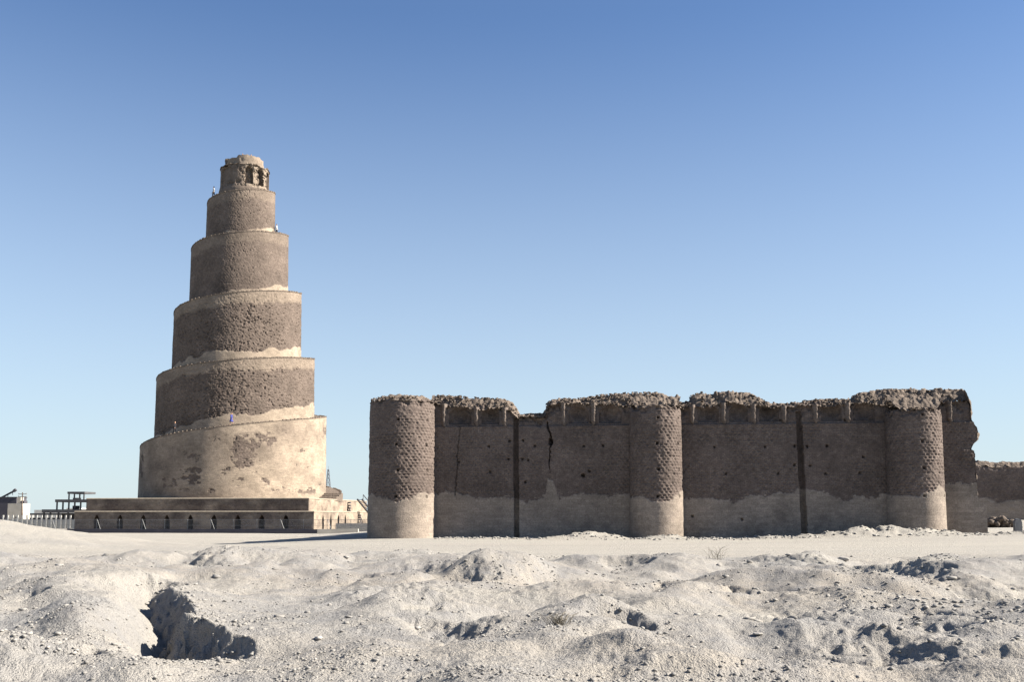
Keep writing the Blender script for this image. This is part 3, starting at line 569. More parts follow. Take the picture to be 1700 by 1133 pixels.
# ------------------------------------------------------------------ the spiral minaret
AX = np.array([-41.5, 150.5])
mina = empty('spiral_minaret', (float(AX[0]), float(AX[1]), -0.7))
def mm(name, V, F, mat, parent=mina, **k): return mesh(name, V - np.array([AX[0], AX[1], -0.7]), F, mat, parent, **k)
ZT = np.array([4.8, 10.7, 16.3, 21.0, 25.1, 31.0, 35.2, 41.0, 44.2, 48.4, 50.9, 52.2, 53.0])
RT = np.array([15.9, 13.45, 13.45, 11.5, 11.55, 9.35, 9.42, 7.15, 7.27, 5.05, 5.1, 3.55, 3.55])
def zth(t):
    k = t / pi; return np.interp(k, np.arange(13), ZT)
def rth(t):
    k = t / pi; f = np.mod(k, 2)     # keeps its radius over the front half, steps in over the back half
    return np.interp(k, np.arange(13), RT)
POD_TOP = 3.89
def tower_piece(t0, t1, first, idx):
    ts = np.arange(t0, t1 + 1e-6, 0.0068); nz = 130 if not first else 30
    T, S = np.meshgrid(ts, np.linspace(0, 1, nz), indexing='ij'); t, s = T.ravel(), S.ravel()
    zb = np.maximum(POD_TOP - 0.2, np.where(t > 2 * pi, zth(t - 2 * pi), POD_TOP - 0.2)) - 0.15; zt = zth(t)
    z = zb + (zt - zb) * s; r = rth(t); al = t * r
    hb = z - zb; ht = zt - z
    wav = 0.5 * fbm(al * 0.22, z * 0.2, oct=3, seed=201) + 0.28 * fbm(al * 1.1, z * 1.1, oct=4, seed=202)
    ph = np.mod(t, 2 * pi)   # 3pi/2 = towards the camera, 2pi = right
    if idx == 1:
        n = fbm(al * 0.28 + 3, z * 0.42, oct=5, seed=203, gain=0.6)
        band = np.exp(-((z - 9.0 - 0.7 * sstep(4.0, 6.3, ph)) / 2.6) ** 2) * np.exp(-((ph - 5.25) / 0.62) ** 2)
        n2 = fbm(al * 1.3 + 9, z * 2.0, oct=4, seed=210, gain=0.65)
        ex = sstep(0.34, 0.44, n * 0.75 + 0.30 * n2 + 0.55 * band - 0.14)
        ex = ex * sstep(0.5, 1.5, hb) * sstep(1.0, 1.8, ht)
        p = (1 - ex) * np.clip(0.72 + 0.45 * fbm(al * 0.16, z * 0.3, oct=4, seed=215) + 0.15 * sstep(5.0, 6.2, ph), 0.3, 1)
    else:
        p_top = sstep(1.9, 1.4, ht + wav * 0.6 + 0.25 * fbm(al * 2.2, z * 2.2, oct=3, seed=212)); lo = 1.5 if idx < 4 else 0.9
        p_bot = sstep(lo + 0.12, lo - 0.12, hb - 0.9 * wav - 0.5 * sstep(4.4, 6.2, ph) * (idx < 4))
        p = np.maximum(p_top * (0.48 if idx < 4 else 0.25), p_bot)
    hole = vnoise(al * 3.4, z * 5.2, seed=204) * 0.55 + 0.55 * vnoise(al * 6.0, z * 8.0, seed=205)
    dense = 0.42 + 0.12 * fbm(al * 0.3, z * 0.3, seed=206) + (0.10 if idx >= 4 else 0) - 0.16 * sstep(3.4, 1.2, hb) * (idx in (2, 3))
    if idx != 1: ex = 1 - p
    d = ex * (0.045 * brick_holes(al, z, 0.42, 0.26) + 0.04 + 0.20 * np.clip((hole - dense) * 4, 0, 1) + 0.07 * np.clip(fbm(al * 4.0, z * 6.5, oct=3, seed=207), -0.3, 1)) + 0.025 * fbm(al * 0.7, z * 0.7, oct=3, seed=208)
    d = d * (0.4 if idx >= 4 else 0.8)
    if idx == 1: d = d * 0.7
    rr = r + 0.10 * (1 - s) - d
    V = np.stack([AX[0] + rr * np.cos(t), AX[1] + rr * np.sin(t), z], -1)
    o = mm('tower_stage' if not first else 'ramp_foot', V, gridf(len(ts), nz), M['tower'], attrs={'plaster': p}, uv=np.stack([al, z], -1))
    # walking surface of the ramp
    k = np.linspace(0, 1, 6); T, K = np.meshgrid(ts, k, indexing='ij'); t, kk = T.ravel(), K.ravel()
    ri = np.maximum(rth(np.minimum(t + 2 * pi, 12 * pi)) - 0.5, 2.0); ro = rth(t) + 0.03; r = ro + (ri - ro) * kk
    z = zth(t) + 0.03 * fbm(t * 6, r * 2, seed=209) - 0.004
    mm('ramp', np.stack([AX[0] + r * np.cos(t), AX[1] + r * np.sin(t), z], -1), gridf(len(ts), 6)[:, ::-1], M['crest']).parent = o
    # brick kerb along the outer edge: one strip with gaps between the bricks
    P = []; t = t0; up = True
    def sec(t, h):
        r = float(rth(np.array(t))); z0 = float(zth(np.array(t))) + 0.7
        P.extend([(r_ * cos(t), r_ * sin(t), z0 + hh) for r_, hh in ((r + 0.04, -0.08), (r + 0.04, h), (r - 0.24, h), (r - 0.24, -0.08))])
    while t < t1 - 0.02:
        st_ = (0.46 if up else 0.20) / float(rth(np.array(t))); h = (0.11 + random.uniform(-.05, .04)) * (random.random() > 0.06) if up else 0.0
        sec(t, h); sec(t + st_ - 0.0005, h); t += st_; up = not up
    m_ = len(P) // 4; b = MB(); b.add(P, [(4 * k + q, 4 * k + (q + 1) % 4, 4 * k + 4 + (q + 1) % 4, 4 * k + 4 + q) for k in range(m_ - 1) for q in range(3)] + [(0, 1, 2, 3), tuple(4 * m_ - 1 - q for q in range(4))])
    b.build('kerb', M['crest'], o)
    return o
tower_piece(0, pi / 2, True, 0)
for i in range(1, 6):
    a = 2 * pi * (i - 1) + pi / 2; tower_piece(a, min(a + 2 * pi, 10 * pi + 0.6), False, i)
# foot of the ramp where it starts on the podium
b = MB(); P = []
for k, (a, zt) in enumerate(((-0.24, 3.7), (-0.20, 4.25), (-0.14, 4.3), (-0.13, 4.55), (-0.07, 4.6), (-0.06, 4.82), (0.004, 4.84))):
    for r in (13.6, 16.22):
        P += [(r * cos(a), r * sin(a), 3.6 + 0.7), (r * cos(a), r * sin(a), zt + 0.7)]
F = []
for k in range(6):
    q = 4 * k; F += [(q + 1, q + 3, q + 7, q + 5), (q + 2, q + 6, q + 7, q + 3), (q, q + 1, q + 5, q + 4)]
F += [(0, 2, 3, 1)]
b.add(P, F); b.build('ramp_steps', M['crest'], mina)

# summit drum
DX = np.array([-41.05, 150.4]); DR = 3.72
an = np.linspace(0, 2 * pi, 420); zz = np.linspace(47.2, 55.3, 200); A_, Z_ = np.meshgrid(an, zz, indexing='ij'); a, z = A_.ravel(), Z_.ravel()
topd = 54.5 + 0.42 * fbm(np.cos(a) * 2, np.sin(a) * 2, oct=4, seed=211) + 0.08 * np.round(2 * vnoise(np.cos(a) * 9, np.sin(a) * 9, seed=212))
z = np.minimum(z, topd); s_ = a * DR
rr = DR + 0 * a
FR = 3 * pi / 2
NA = [FR - 0.62, FR + 0.44, FR + 0.98, FR + 1.5, FR - 1.55, FR + 2.6, FR + 3.2]; NW = [0.36, 0.17, 0.16, 0.16, 0.30, 0.2, 0.2]
inside = np.zeros(len(a))
for na, nw in zip(NA, NW):
    da = np.abs(np.mod(a - na + pi, 2 * pi) - pi); arch = 54.05 - (da / nw) ** 2 * 0.55
    base = 51.3 if nw < 0.3 else 51.7
    inside = np.maximum(inside, (da < nw) * (z < arch) * (z > base) * (1.0 if nw < 0.3 else 0.4))
spall = sstep(0.0, 0.35, fbm(s_ * 0.55 + 2, z * 0.6, oct=4, seed=213) + 0.55 * sstep(FR - 0.25, FR + 0.15, a) * sstep(50.7, 51.4, z) - 0.45 * (a < FR - 0.25))
band = np.exp(-((z - 54.3) / 0.4) ** 2) + np.exp(-((z - 51.25 - 0.25 * np.sin(a * 3)) / 0.35) ** 2) * (a > FR - 0.9)
rough = np.clip(spall * (z > 50.8) + band, 0, 1)
rr = rr - rough * (0.06 + 0.28 * np.clip(fbm(s_ * 2.6, z * 2.6, oct=4, seed=214, gain=0.6), -0.2, 1)) - 0.75 * inside
rr = rr - 0.10 * sstep(50.9, 51.5, z) + 0.12 * (1 - sstep(50.4, 51.0, z))
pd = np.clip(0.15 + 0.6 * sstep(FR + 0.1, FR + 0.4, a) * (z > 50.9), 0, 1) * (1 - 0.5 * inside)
V = np.stack([DX[0] + rr * np.cos(a), DX[1] + rr * np.sin(a), z], -1); F = gridf(len(an), len(zz)); F = F[drop_degenerate(V, F)]
ins = inside[F].mean(1) > 0.02; fa = a[F].mean(1)
uvd = np.stack([s_, z], -1)
Vs, Fs, (u1, p1) = submesh(V, F, ~ins, (uvd, pd)); drum = mm('summit_drum', Vs, Fs, M['tower'], attrs={'plaster': p1}, uv=u1)
for na in NA:
    k = ins & (np.abs(np.mod(fa - na + pi, 2 * pi) - pi) < 0.42)
    if k.any():
        Vs, Fs, (u1, p1) = submesh(V, F, k, (uvd, pd)); mm('arched_niche', Vs, Fs, M['tower'], attrs={'plaster': p1}, uv=u1).parent = drum
# upper ring of the summit and its stub
PR = 2.78; PX = DX + np.array([0.0, 0.05])
an = np.linspace(0, 2 * pi, 200); zz = np.linspace(53.9, 56.4, 40); A_, Z_ = np.meshgrid(an, zz, indexing='ij'); a, z = A_.ravel(), Z_.ravel()
tp = 55.95 - 0.33 * sstep(FR - 0.12, FR - 0.22, a) - 0.2 * sstep(FR - 0.6, FR - 1.4, a) + 0.13 * fbm(a * 4, a * 0, oct=3, seed=221); z = np.minimum(z, tp)
rr = PR + 0.05 * fbm(a * 5, z * 2, oct=4, seed=222)
V = np.stack([PX[0] + rr * np.cos(a), PX[1] + rr * np.sin(a), z], -1); F = gridf(len(an), len(zz)); F = F[drop_degenerate(V, F)]
mm('parapet', V, F, M['tower'], attrs={'plaster': np.full(len(V), 0.6)}, uv=np.stack([a * PR, z], -1)).parent = drum
q = np.linspace(0, 1, 20); A_, Q_ = np.meshgrid(an, q, indexing='ij'); a, k = A_.ravel(), Q_.ravel(); r = 3.72 * k
z = 54.42 + 0.12 * sstep(2.95, 2.7, r) + 0.12 * fbm(r * np.cos(a) * 2, r * np.sin(a) * 2, oct=4, seed=223) - 0.2 * sstep(0.85, 1, k)
mm('summit_floor', np.stack([DX[0] + r * np.cos(a), DX[1] + r * np.sin(a), z], -1), gridf(len(an), len(q))[:, ::-1], M['crest']).parent = drum
b = MB(); sx, sy = DX[0] - AX[0] - 2.35, DX[1] - AX[1] - 1.2
for k in range(6): b.box(sx - 0.32 + random.uniform(-.06, .06), sx + 0.30 + random.uniform(-.06, .06), sy - 0.3, sy + 0.3, 54.9 + k * 0.26, 55.18 + k * 0.26, 0.04)
b.build('brick_stub', M['crest'], drum)

# podium: two square tiers with a row of arched niches
PC = np.array([-40.87, 151.1]); HW1 = 16.62; HW2 = 15.55
def pod_face(name, side, hw, z0, z1, niches, parent, seed):
    """side 0 = front, 1 = right, 2 = back, 3 = left"""
    rot = [0, 1, 2, 3][side]
    t = np.array([U2, -N2, -U2, N2][rot]); n = np.array([N2, U2, -N2, -U2][rot])
    ss = np.linspace(-hw, hw, 430); zz = np.linspace(z0, z1, 44 if niches else 30); S_, Z_ = np.meshgrid(ss, zz, indexing='ij'); s, z = S_.ravel(), Z_.ravel()
    edge = sstep(hw, hw - 0.3, np.abs(s))
    v = hw + edge * (0.03 * fbm(s * 0.8, z * 0.9, oct=4, seed=seed) - 0.04 * np.clip(fbm(s * 3, z * 3, oct=3, seed=seed + 1), 0, 1))
    V = np.stack([PC[0] + s * t[0] + v * n[0], PC[1] + s * t[1] + v * n[1], z], -1); F = gridf(len(ss), len(zz))
    p = np.clip((0.75 if side == 1 else 0.3) + 0.6 * fbm(s * 0.5, z * 0.8, oct=4, seed=seed + 2), 0, 1); uvp = np.stack([s, z], -1)  # right face made paler, its sunlit look is put into the plaster value
    sc, zc2 = s[F].mean(1), z[F].mean(1); keep = np.ones(len(F), bool)
    for c in niches:
        dx = np.abs(sc - c); keep &= ~((dx < 0.42) & (zc2 < 1.62 - 0.75 * (dx / 0.42) ** 1.6))
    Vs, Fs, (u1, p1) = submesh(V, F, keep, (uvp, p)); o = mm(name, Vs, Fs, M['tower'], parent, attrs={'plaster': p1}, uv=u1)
    for c in niches:
        xs_ = np.linspace(-0.50, 0.50, 15); out = [(c - 0.50, z0)] + [(c + q_, 1.72 - 0.8 * (abs(q_) / 0.5) ** 1.6) for q_ in xs_] + [(c + 0.50, z0)]
        P = [(PC[0] + s_ * t[0] + (hw - dpt) * n[0], PC[1] + s_ * t[1] + (hw - dpt) * n[1], zz_) for dpt in (0.06, 1.9) for s_, zz_ in out]
        k = len(out); Fn = [(i, i + 1, k + i + 1, k + i) for i in range(k - 1)] + [tuple(range(2 * k - 1, k - 1, -1))]
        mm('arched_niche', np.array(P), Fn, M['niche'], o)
    return o
fr_n = [-16.62 + 3.2 + 3.28 * i for i in range(9)]; rt_n = [-16.62 + 4.2 + 3.75 * i for i in range(4)]
for sd_ in range(4):
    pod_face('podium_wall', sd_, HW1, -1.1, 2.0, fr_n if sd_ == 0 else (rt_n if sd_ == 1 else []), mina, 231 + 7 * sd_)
    pod_face('podium_upper_wall', sd_, HW2, 1.9, 3.76, [], mina, 261 + 7 * sd_)
def slab(name, hw_out, hw_in, z0, z1, zin):
    """coping whose outer edge is bevelled back"""
    P = []
    for (h, zz_) in ((hw_out, z0), (hw_out, z1 - 0.09), (hw_out - 0.10, z1), (hw_in, zin)):
        for sx_, sy_ in ((-1, 1), (1, 1), (1, -1), (-1, -1)):
            q = PC + sx_ * h * U2 + sy_ * h * N2; P.append((q[0], q[1], zz_))
    F = [(4 * l + i, 4 * l + 4 + i, 4 * l + 4 + (i + 1) % 4, 4 * l + (i + 1) % 4) for l in range(3) for i in range(4)] + [(15, 14, 13, 12)]
    mm(name, np.array(P), F, M['cop'])
M['cop'] = simple('coping_brick', (0.22, 0.185, 0.145), (0.29, 0.245, 0.19), 2.5)
slab('coping', HW1 + 0.05, HW2 - 0.4, 1.97, 2.13, 2.13)
slab('coping', HW2 + 0.05, 2.0, 3.73, 3.89, 3.89)
# toothed bricks on the right face, their dotted shadow put in as dark colour
for s0, o0, hw_, n_, z_, dz_, bh_ in ((3.6, 0.0, HW2, 5, 3.35, 0.42, 0.20), (5.8, 0.0, HW1, 7, 1.45, 0.36, 0.18)):
    b = MB(); b.box(0.0, 0.06, 0.18, 0.36, z_ - (n_ - 1) * dz_ + 0.7, z_ + bh_ + 0.7)
    for i in range(n_): b.box(-0.05, 0.48, 0, 0.55, z_ - i * dz_ + 0.7, z_ + bh_ - i * dz_ + 0.7)
    V = np.array(b.V); q = PC + (s0 + V[:, 1:2] - 0.0) * -N2 + (hw_ + V[:, 0:1]) * U2
    mm('toothed_bricks', np.stack([q[:, 0], q[:, 1], V[:, 2] - 0.7], -1), b.F, M['dark_wall'])
tag(mina, 'tall spiral brick minaret with winding ramp on a square arcaded podium', 'minaret')

# stair leaning against the podium's right face
sm = empty('steel_stair', (0, 0, 0)); q0 = PC + (HW1 + 0.35) * U2 + (-4.2) * N2; q1 = PC + (HW1 + 1.5) * U2 + (-9.9) * N2
for off in (0.0, 0.75):
    b = MB(); p = q0 + off * U2; r = q1 + off * U2; b.bar((p[0], p[1], 3.95), (r[0], r[1], 0.9), 0.14, 4); b.build('stringer', M['dark_steel'], sm)
for i in range(14):
    b = MB(); k = (i + 0.5) / 14; c = q0 * (1 - k) + q1 * k; z = 3.95 + (0.9 - 3.95) * k; b.bar((c[0], c[1], z), (c[0] + 0.75 * U2[0], c[1] + 0.75 * U2[1], z), 0.06, 4); b.build('tread', M['dark_steel'], sm)
b = MB(); p = q0 + 0.9 * U2; r = q1 + 0.9 * U2; b.bar((p[0], p[1], 4.65), (r[0], r[1], 1.6), 0.07, 5)
for k in (0, 0.33, 0.66, 1): c = p * (1 - k) + r * k; z = 3.95 + (0.9 - 3.95) * k; b.bar((c[0], c[1], z), (c[0], c[1], z + 0.7), 0.05, 5)
b.build('handrail', M['dark_steel'], sm)
b = MB(); lx, ly = q1; b.box(lx - 0.3, lx + 3.2, ly - 0.6, ly + 1.4, -0.7, 0.88); b.build('landing', M['dark_concrete'], sm)
tag(sm, 'dark steel stair descending beside the sunlit right face of the podium', 'stair')

# ------------------------------------------------------------------ fence in front of the podium
FA, FB = np.array([-64.0, 134.0]), np.array([-17.6, 129.3]); FL = np.linalg.norm(FB - FA); FD = (FB - FA) / FL
fe = empty('wire_fence', (float(FA[0]), float(FA[1]), -0.6))
def fp(s, z, off=0): q = FD * s; return (q[0] + off * N2[0], q[1] + off * N2[1], z)
npost = 16; sp = FL / (npost - 1)
for i in range(npost):
    b = MB(); s = i * sp; b.bar(fp(s, -0.2), fp(s, 1.66), 0.034, 6); b.build('post', M['galv'], fe)
for i in (1, 3, 5, 8, 11, 13):
    b = MB(); s = i * sp; b.bar(fp(s + 0.05, 1.6), fp(s + 0.75, 0.05, 0.25), 0.034, 6); b.build('brace', M['galv'], fe)
for z in (0.12, 0.85, 1.6):
    b = MB(); b.bar(fp(0, z), fp(FL, z), 0.018 if z < 1.5 else 0.026, 4); b.build('rail_wire', M['galv'], fe)
b = MB(); k = 0.0
while k < FL:
    b.bar(fp(k, 0.1), fp(min(k + 1.5, FL), 1.6), 0.0065, 3); b.bar(fp(k, 1.6), fp(min(k + 1.5, FL), 0.1), 0.0065, 3); k += 0.16
b.build('wire_mesh', M['galv'], fe)
tag(fe, 'wire mesh fence with pale posts running before the minaret podium', 'fence')
P = []; s = 5.5
while s < FL - 5.2:
    p = FA + FD * s; h = -0.22 + random.uniform(-.04, .04)
    for off, zz_ in ((0.45, -1.2), (0.45, h), (0.25, h), (0.25, -1.2)): P.append((p[0] + off * N2[0], p[1] + off * N2[1], zz_))
    s += 0.78
m_ = len(P) // 4; b = MB(); b.add(P, [(4 * k + q, 4 * k + (q + 1) % 4, 4 * k + 4 + (q + 1) % 4, 4 * k + 4 + q) for k in range(m_ - 1) for q in range(3)] + [(0, 1, 2, 3), tuple(4 * m_ - 1 - q for q in range(4))])
tag(b.build('kerb_wall', M['dark_wall']), 'low dark kerb wall along the foot of the wire fence', 'kerb', kind='thing')
b = MB(); b.box(-24.5, -19.4, 127.2, 128.0, -0.9, -0.15, 0.05)
tag(b.build('low_wall', M['cream_wall']), 'low pale broken wall stub just before the fence at its right end', 'wall', kind='thing')
b = MB(); b.box(-23, -18.5, 131.5, 133.0, -0.9, 0.45, 0.08)
tag(b.build('low_wall', M['stone']), 'low grey block behind the fence between the podium and the corner bastion', 'wall', kind='thing')

# ------------------------------------------------------------------ far left: buildings, frame, posts
bl = empty('cream_building', (-92, 190, -0.7))
b = MB(); b.box(-2.3, 0.45, -1.5, 1.5, 0, 4.4); b.build('wall', M['cream_wall'], bl)
b = MB(); b.box(-1.05, -0.35, -0.6, 0.6, 4.4, 5.6); b.build('roof_turret', M['cream_wall'], bl)
b = MB(); b.box(-0.25, 0.35, -0.7, 0.6, 4.4, 4.95); b.build('roof_tank', M['dark_wall'], bl)
b = MB(); b.box(-0.85, -0.4, -1.53, -1.4, 1.75, 1.9); b.build('vent', M['dark_steel'], bl)
tag(bl, 'small pale cream box building with stubby roof turret at far left', 'building')
sh = empty('dark_shed', (-98, 196, -0.7))
b = MB(); b.box(-4.5, 2.6, -2, 2, 0, 5.6); b.build('wall', M['dark_wall'], sh)
b = MB(); b.box(-4.6, 2.7, -2.1, 2.1, 5.6, 5.75); b.build('roof', M['dark_concrete'], sh)
b = MB(); b.bar((-4.5, -1.2, 3.6), (2.05, -1.2, 7.1), 0.22, 4); b.bar((1.6, -1.2, 6.85), (2.0, -1.2, 7.2), 0.36, 4); b.build('boom', M['dark_steel'], sh)
for i in range(7):
    b = MB(); b.bar((-4 + i * .9, -1.2, 3.9 + i * .48), (-4 + i * .9, -1.2, 3.2 + i * .48), 0.06, 4); b.build('boom_brace', M['dark_steel'], sh)
tag(sh, 'dark flat roofed shed with slanting boom behind the cream building', 'shed')
fr = empty('concrete_frame', (-80, 190, -0.7))
def fbar(nm, x0, x1, z0, z1, y0=-3, y1=3):
    b = MB(); b.box(x0 + 80, x1 + 80, y0, y1, z0 + 0.7, z1 + 0.7); b.build(nm, M['dark_concrete'], fr)
fbar('floor_slab', -87.2, -76, 2.0, 2.6); fbar('floor_slab', -84.9, -76, 3.95, 4.45, -2.8, 2.8); fbar('floor_slab', -82.8, -79.6, 5.5, 5.9, -2.5, 2.5)
for x in (-87.1, -85.9, -84.4, -82.6, -80.6): fbar('column', x, x + 0.25, -0.7, 2.0, -2.7, -2.4)
for x in (-84.8, -83.7, -82.6, -81.5, -80.4, -79.2): fbar('column', x, x + 0.22, 2.6, 3.95, -2.5, -2.25)
for x in (-82.7, -81.7, -80.7, -79.9): fbar('column', x, x + 0.2, 4.45, 5.5, -2.3, -2.1)
for x in (-84.8, -81.5): fbar('column', x, x + 0.22, -0.7, 2.0, 2.3, 2.55)
fbar('parapet', -81.7, -80.2, 4.45, 4.75, -2.6, -2.45); fbar('stair_wall', -82.4, -81.2, 2.6, 3.3, -1, -0.7); fbar('back_wall', -85.3, -77, -0.7, 1.9, 1, 1.2)
tag(fr, 'dark stepped concrete frame of an unfinished building left of the podium', 'building')
lr = empty('long_shelter', (-88, 200, -0.7))
b = MB(); b.box(-10, 4.5, -2, 2, 2.25, 2.6); b.build('roof', M['dark_concrete'], lr)
for i in range(11):
    b = MB(); b.box(-9.8 + i * 1.4, -9.55 + i * 1.4, -1.9, -1.65, 0, 2.25); b.build('column', M['dark_concrete'], lr)
b = MB(); b.box(-9.5, 4.2, 1.5, 1.8, 0, 1.7); b.build('back_wall', M['dark_wall'], lr)
tag(lr, 'long low dark roofed shelter on columns behind the whitewashed posts', 'shelter')
b = MB(); b.box(-108, -92, 228, 234, -0.7, 2.7, 0.0); b.box(-101, -98, 228.5, 233, 2.7, 3.1, 0); o = b.build('pale_building', M['cream_wall'])
o.data.materials[0] = M['white_post']; tag(o, 'distant long pale flat roofed block seen above the low shelter', 'building')
wf = empty('white_wall', (-75, 168, -0.7))
b = MB(); b.box(-18, 4.3, -0.15, 0.15, 0, 1.55); b.build('wall_panel', M['white_post'], wf)
for i in range(28):
    b = MB(); x = -17.6 + i * 0.8; b.box(x - 0.12, x + 0.12, -0.32, -0.16, 0, 2.25); b.build('post', M['white_post'], wf)
tag(wf, 'whitewashed low wall with a row of square posts at far left', 'wall', kind='thing')
pl_ = empty('utility_pole', (-87.5, 180, -0.7))
b = MB(); b.bar((0, 0, 0), (0, 0, 6.3), 0.13, 8, 0.09); b.build('pole', M['wood'], pl_)
for z, l in ((6.0, 0.75), (5.5, 0.75)):
    b = MB(); b.box(-l, l, -0.06, 0.06, z - 0.05, z + 0.05); o = b.build('crossarm', M['wood'], pl_)
    for x in (-l + .08, 0, l - .08):
        i_ = MB(); i_.bar((x, 0, z + 0.05), (x, 0, z + 0.25), 0.05, 6, 0.03); i_.build('insulator', M['galv'], o)
b = MB(); b.bar((0.3, 0, 0), (0.05, 0, 4.5), 0.05, 5); b.build('strut', M['wood'], pl_)
tag(pl_, 'slender wooden utility pole with two crossarms at far left', 'utility pole')
M['pale_steel'] = simple('pale_steel', (0.16, 0.17, 0.19), (0.2, 0.21, 0.23), 4.0, rough=0.6, bstr=0.05)
py = empty('pylon', (-73.1, 400, -0.7))
def leg(z, sx_, sy_): h = 1.9 * (1 - z / 21.5) + 0.12; return (sx_ * h, sy_ * h, z)
for sx_ in (-1, 1):
    for sy_ in (-1, 1):
        b = MB(); b.bar(leg(0, sx_, sy_), leg(20.3, sx_, sy_), 0.11, 4); b.build('leg', M['pale_steel'], py)
b = MB(); zs_ = [0, 3, 5.7, 8.1, 10.3, 12.3, 14.1, 15.8, 17.4, 18.9, 20.3]
for z0, z1 in zip(zs_[:-1], zs_[1:]):
    for s1, s2 in (((-1, -1), (1, -1)), ((1, -1), (1, 1)), ((1, 1), (-1, 1)), ((-1, 1), (-1, -1))):
        b.bar(leg(z0, *s1), leg(z1, *s2), 0.06, 4); b.bar(leg(z0, *s2), leg(z1, *s1), 0.06, 4); b.bar(leg(z1, *s1), leg(z1, *s2), 0.05, 4)
b.build('lattice', M['pale_steel'], py)
b = MB(); b.bar((0, 0, 20.2), (0, 0, 21.6), 0.07, 5); b.build('mast_tip', M['pale_steel'], py)
tag(py, 'faint steel lattice pylon on the horizon just right of the tower', 'pylon')

# ------------------------------------------------------------------ far right: fallen masonry and marker stone
hp = MB()
n = 0
V = []; F = []
rngs = np.random.default_rng(5)
for k in range(90):
    c = np.array([rngs.normal(41.05, 0.72), rngs.normal(85, 0.5), 0]); c[2] = gz1(c[0], c[1]) + max(0, 0.8 - 0.35 * ((c[0] - 41.0) / 1.0) ** 2) * rngs.uniform(0.1, 1.0); s = rngs.uniform(0.12, 0.34)
    v_ = ICO * (1 + rngs.uniform(-0.3, 0.3, (12, 1))) * s * rngs.uniform(0.7, 1.2, 3) + c; V.append(v_); F.append(ICF + 12 * k)
o = mesh('rubble_heap', np.concatenate(V), np.concatenate(F), M['crest']); tag(o, 'heap of fallen brick rubble beyond the broken end of the wall', 'rubble', kind='stuff')
mk = MB(); zb = gz1(33.05, 66.0) - 0.15; pts = [(-0.24, 0), (-0.24, 0.66), (-0.2, 0.8), (-0.1, 0.9), (0, 0.93), (0.1, 0.9), (0.2, 0.8), (0.24, 0.66), (0.24, 0)]
k = len(pts); mk.add([(33.05 + x, 66.0 + y, zb + 0.1 + z * 1.02) for y in (-0.13, 0.13) for x, z in pts], [tuple(range(k)), tuple(range(2 * k - 1, k - 1, -1))] + [(i, k + i, k + (i + 1) % k, (i + 1) % k) for i in range(k)])
tag(mk.build('marker_stone', M['marker']), 'short grey round topped marker stone at the right edge', 'stone marker')

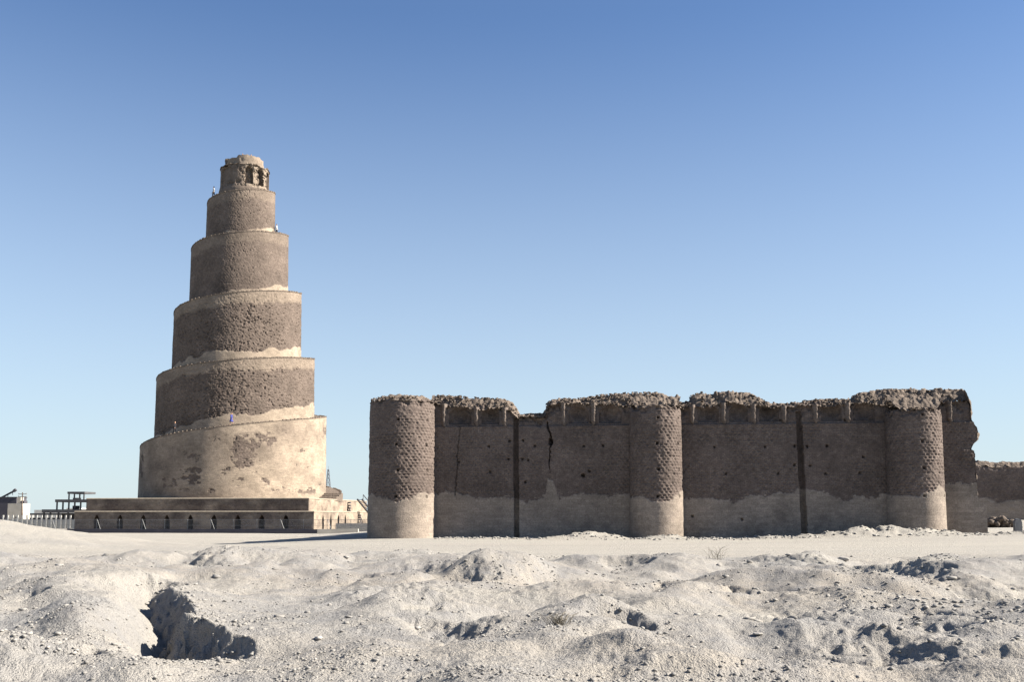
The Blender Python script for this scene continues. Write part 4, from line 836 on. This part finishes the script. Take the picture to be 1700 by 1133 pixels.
# ------------------------------------------------------------------ people on the ramp
def person(loc, rz, label, top, bottom, dress=False, stride=0.18, arm=0.25, scale=1.0):
    J = {}; E = []
    def j(n, p, r): J[n] = (len(J), p, r)
    def e(a, b): E.append((J[a][0], J[b][0]))
    j('pelvis', (0, 0, 0.93), 0.125); j('waist', (0, 0.01, 1.08), 0.115); j('chest', (0, 0.01, 1.30), 0.135); j('neck', (0, 0, 1.47), 0.055); j('jaw', (0, -0.025, 1.56), 0.07); j('head', (0, -0.01, 1.66), 0.095); j('crown', (0, 0, 1.74), 0.06)
    for a, b in zip(('pelvis', 'waist', 'chest', 'neck', 'jaw', 'head'), ('waist', 'chest', 'neck', 'jaw', 'head', 'crown')): e(a, b)
    for sd_, s in (('l', -1), ('r', 1)):
        f = stride * s
        j('hip' + sd_, (0.09 * s, 0, 0.90), 0.09); j('knee' + sd_, (0.10 * s, -f * 0.6 - 0.03, 0.49), 0.058); j('ank' + sd_, (0.10 * s, -f, 0.08), 0.04); j('toe' + sd_, (0.11 * s, -f - 0.16, 0.035), 0.035)
        e('pelvis', 'hip' + sd_); e('hip' + sd_, 'knee' + sd_); e('knee' + sd_, 'ank' + sd_); e('ank' + sd_, 'toe' + sd_)
        g = arm * s
        j('sh' + sd_, (0.18 * s, 0.01, 1.41), 0.06); j('elb' + sd_, (0.25 * s, g * 0.4 + 0.03, 1.13), 0.043); j('wri' + sd_, (0.25 * s, g * 0.6 - 0.10, 0.89), 0.028); j('palm' + sd_, (0.25 * s, g * 0.6 - 0.13, 0.81), 0.03)
        e('chest', 'sh' + sd_); e('sh' + sd_, 'elb' + sd_); e('elb' + sd_, 'wri' + sd_); e('wri' + sd_, 'palm' + sd_)
        for q in range(4):
            y = g * 0.6 - 0.13 + (q - 1.5) * 0.021; l = (0.065, 0.08, 0.075, 0.055)[q]
            j('f%d%s' % (q, sd_), (0.25 * s, y - 0.005, 0.775), 0.009); j('g%d%s' % (q, sd_), (0.243 * s, y - 0.015, 0.775 - l), 0.008); e('palm' + sd_, 'f%d%s' % (q, sd_)); e('f%d%s' % (q, sd_), 'g%d%s' % (q, sd_))
        j('th' + sd_, (0.225 * s, g * 0.6 - 0.175, 0.80), 0.010); j('tt' + sd_, (0.222 * s, g * 0.6 - 0.19, 0.76), 0.009); e('palm' + sd_, 'th' + sd_); e('th' + sd_, 'tt' + sd_)
    me = bpy.data.meshes.new('person'); me.from_pydata([v[1] for v in J.values()], E, []); me.materials.append(M['skin'])
    o = bpy.data.objects.new('person', me); COL.objects.link(o); o.location = loc; o.rotation_euler = (0, 0, rz); o.scale = (scale,) * 3
    sk = o.modifiers.new('skin', 'SKIN'); 
    for i, v in enumerate(J.values()): me.skin_vertices[0].data[i].radius = (v[2], v[2])
    me.skin_vertices[0].data[0].use_root = True
    o.modifiers.new('sub', 'SUBSURF').levels = 1
    tag(o, label, 'person')
    def lathe(nm, rings, mat, n=16):
        V = [(cx_ + rx * cos(2 * pi * i / n), cy_ + ry * sin(2 * pi * i / n), z) for z, rx, ry, cx_, cy_ in rings for i in range(n)]
        F = [(r * n + i, r * n + (i + 1) % n, (r + 1) * n + (i + 1) % n, (r + 1) * n + i) for r in range(len(rings) - 1) for i in range(n)]
        return mesh(nm, V, F, M[mat], o, smooth=True)
    def tube(nm, chains, mat):
        b = MB()
        for ch in chains:
            for (p, r1), (q, r2) in zip(ch[:-1], ch[1:]): b.bar(p, q, r1, 8, r2)
        return b.build(nm, M[mat], o)
    P = lambda n: J[n][1]
    if dress:
        lathe('dress', [(0.50, 0.31, 0.27, 0, 0), (0.75, 0.24, 0.2, 0, 0), (1.0, 0.17, 0.15, 0, 0), (1.1, 0.155, 0.14, 0, 0.01), (1.3, 0.18, 0.155, 0, 0.01), (1.42, 0.17, 0.12, 0, 0.01), (1.48, 0.09, 0.08, 0, 0)], top)
    else:
        lathe('shirt', [(0.86, 0.175, 0.15, 0, 0), (1.08, 0.165, 0.15, 0, 0.01), (1.3, 0.185, 0.165, 0, 0.01), (1.42, 0.175, 0.13, 0, 0.01), (1.485, 0.085, 0.08, 0, 0)], top)
        tube('trousers', [[((0, 0, 0.97), 0.16), ((P('hip' + s)), 0.115), (P('knee' + s), 0.08), (P('ank' + s), 0.065)] for s in 'lr'], bottom)
    tube('sleeve', [[(P('sh' + s), 0.078), (P('elb' + s), 0.06), (P('wri' + s), 0.045)] for s in 'lr'], top)
    V = ICO * np.array([0.108, 0.118, 0.11]) / 1.0 + np.array([0, 0.02, 1.685]); h_ = mesh('hair', V, ICF, M['hair'], o); h_.modifiers.new('sub', 'SUBSURF').levels = 1
    return o
def ramp_pt(t, inset=0.7):
    r = float(rth(np.array(t))) - inset; return (float(AX[0]) + r * cos(t), float(AX[1]) + r * sin(t), float(zth(np.array(t))) + 0.02)
tF = 2 * pi - pi / 2
person(ramp_pt(tF + 0.22, 0.6), R_(75), 'person in a blue dress walking along the lowest ramp', 'blue', 'blue', True)
person(ramp_pt(tF - 0.42, 0.6), R_(60), 'person in dark clothes in the shade on the lowest ramp', 'black', 'black')
person(ramp_pt(8 * pi - 0.05, 1.75), R_(90), 'person in white top and black trousers at the right edge of the upper ramp', 'white', 'black')
person(ramp_pt(9 * pi + 0.8, 0.35), R_(-80), 'person in pale shirt on the left shoulder of the topmost ramp', 'white', 'black')
person((float(DX[0]) + 0.15, float(DX[1]) - 2.2, 54.55), 0, 'left one of two people looking over the summit parapet', 'black', 'black', stride=0.02, arm=0.1)
person((float(DX[0]) + 1.35, float(DX[1]) - 1.8, 54.55), 0.3, 'right one of two people looking over the summit parapet', 'black', 'black', stride=0.02, arm=0.1)
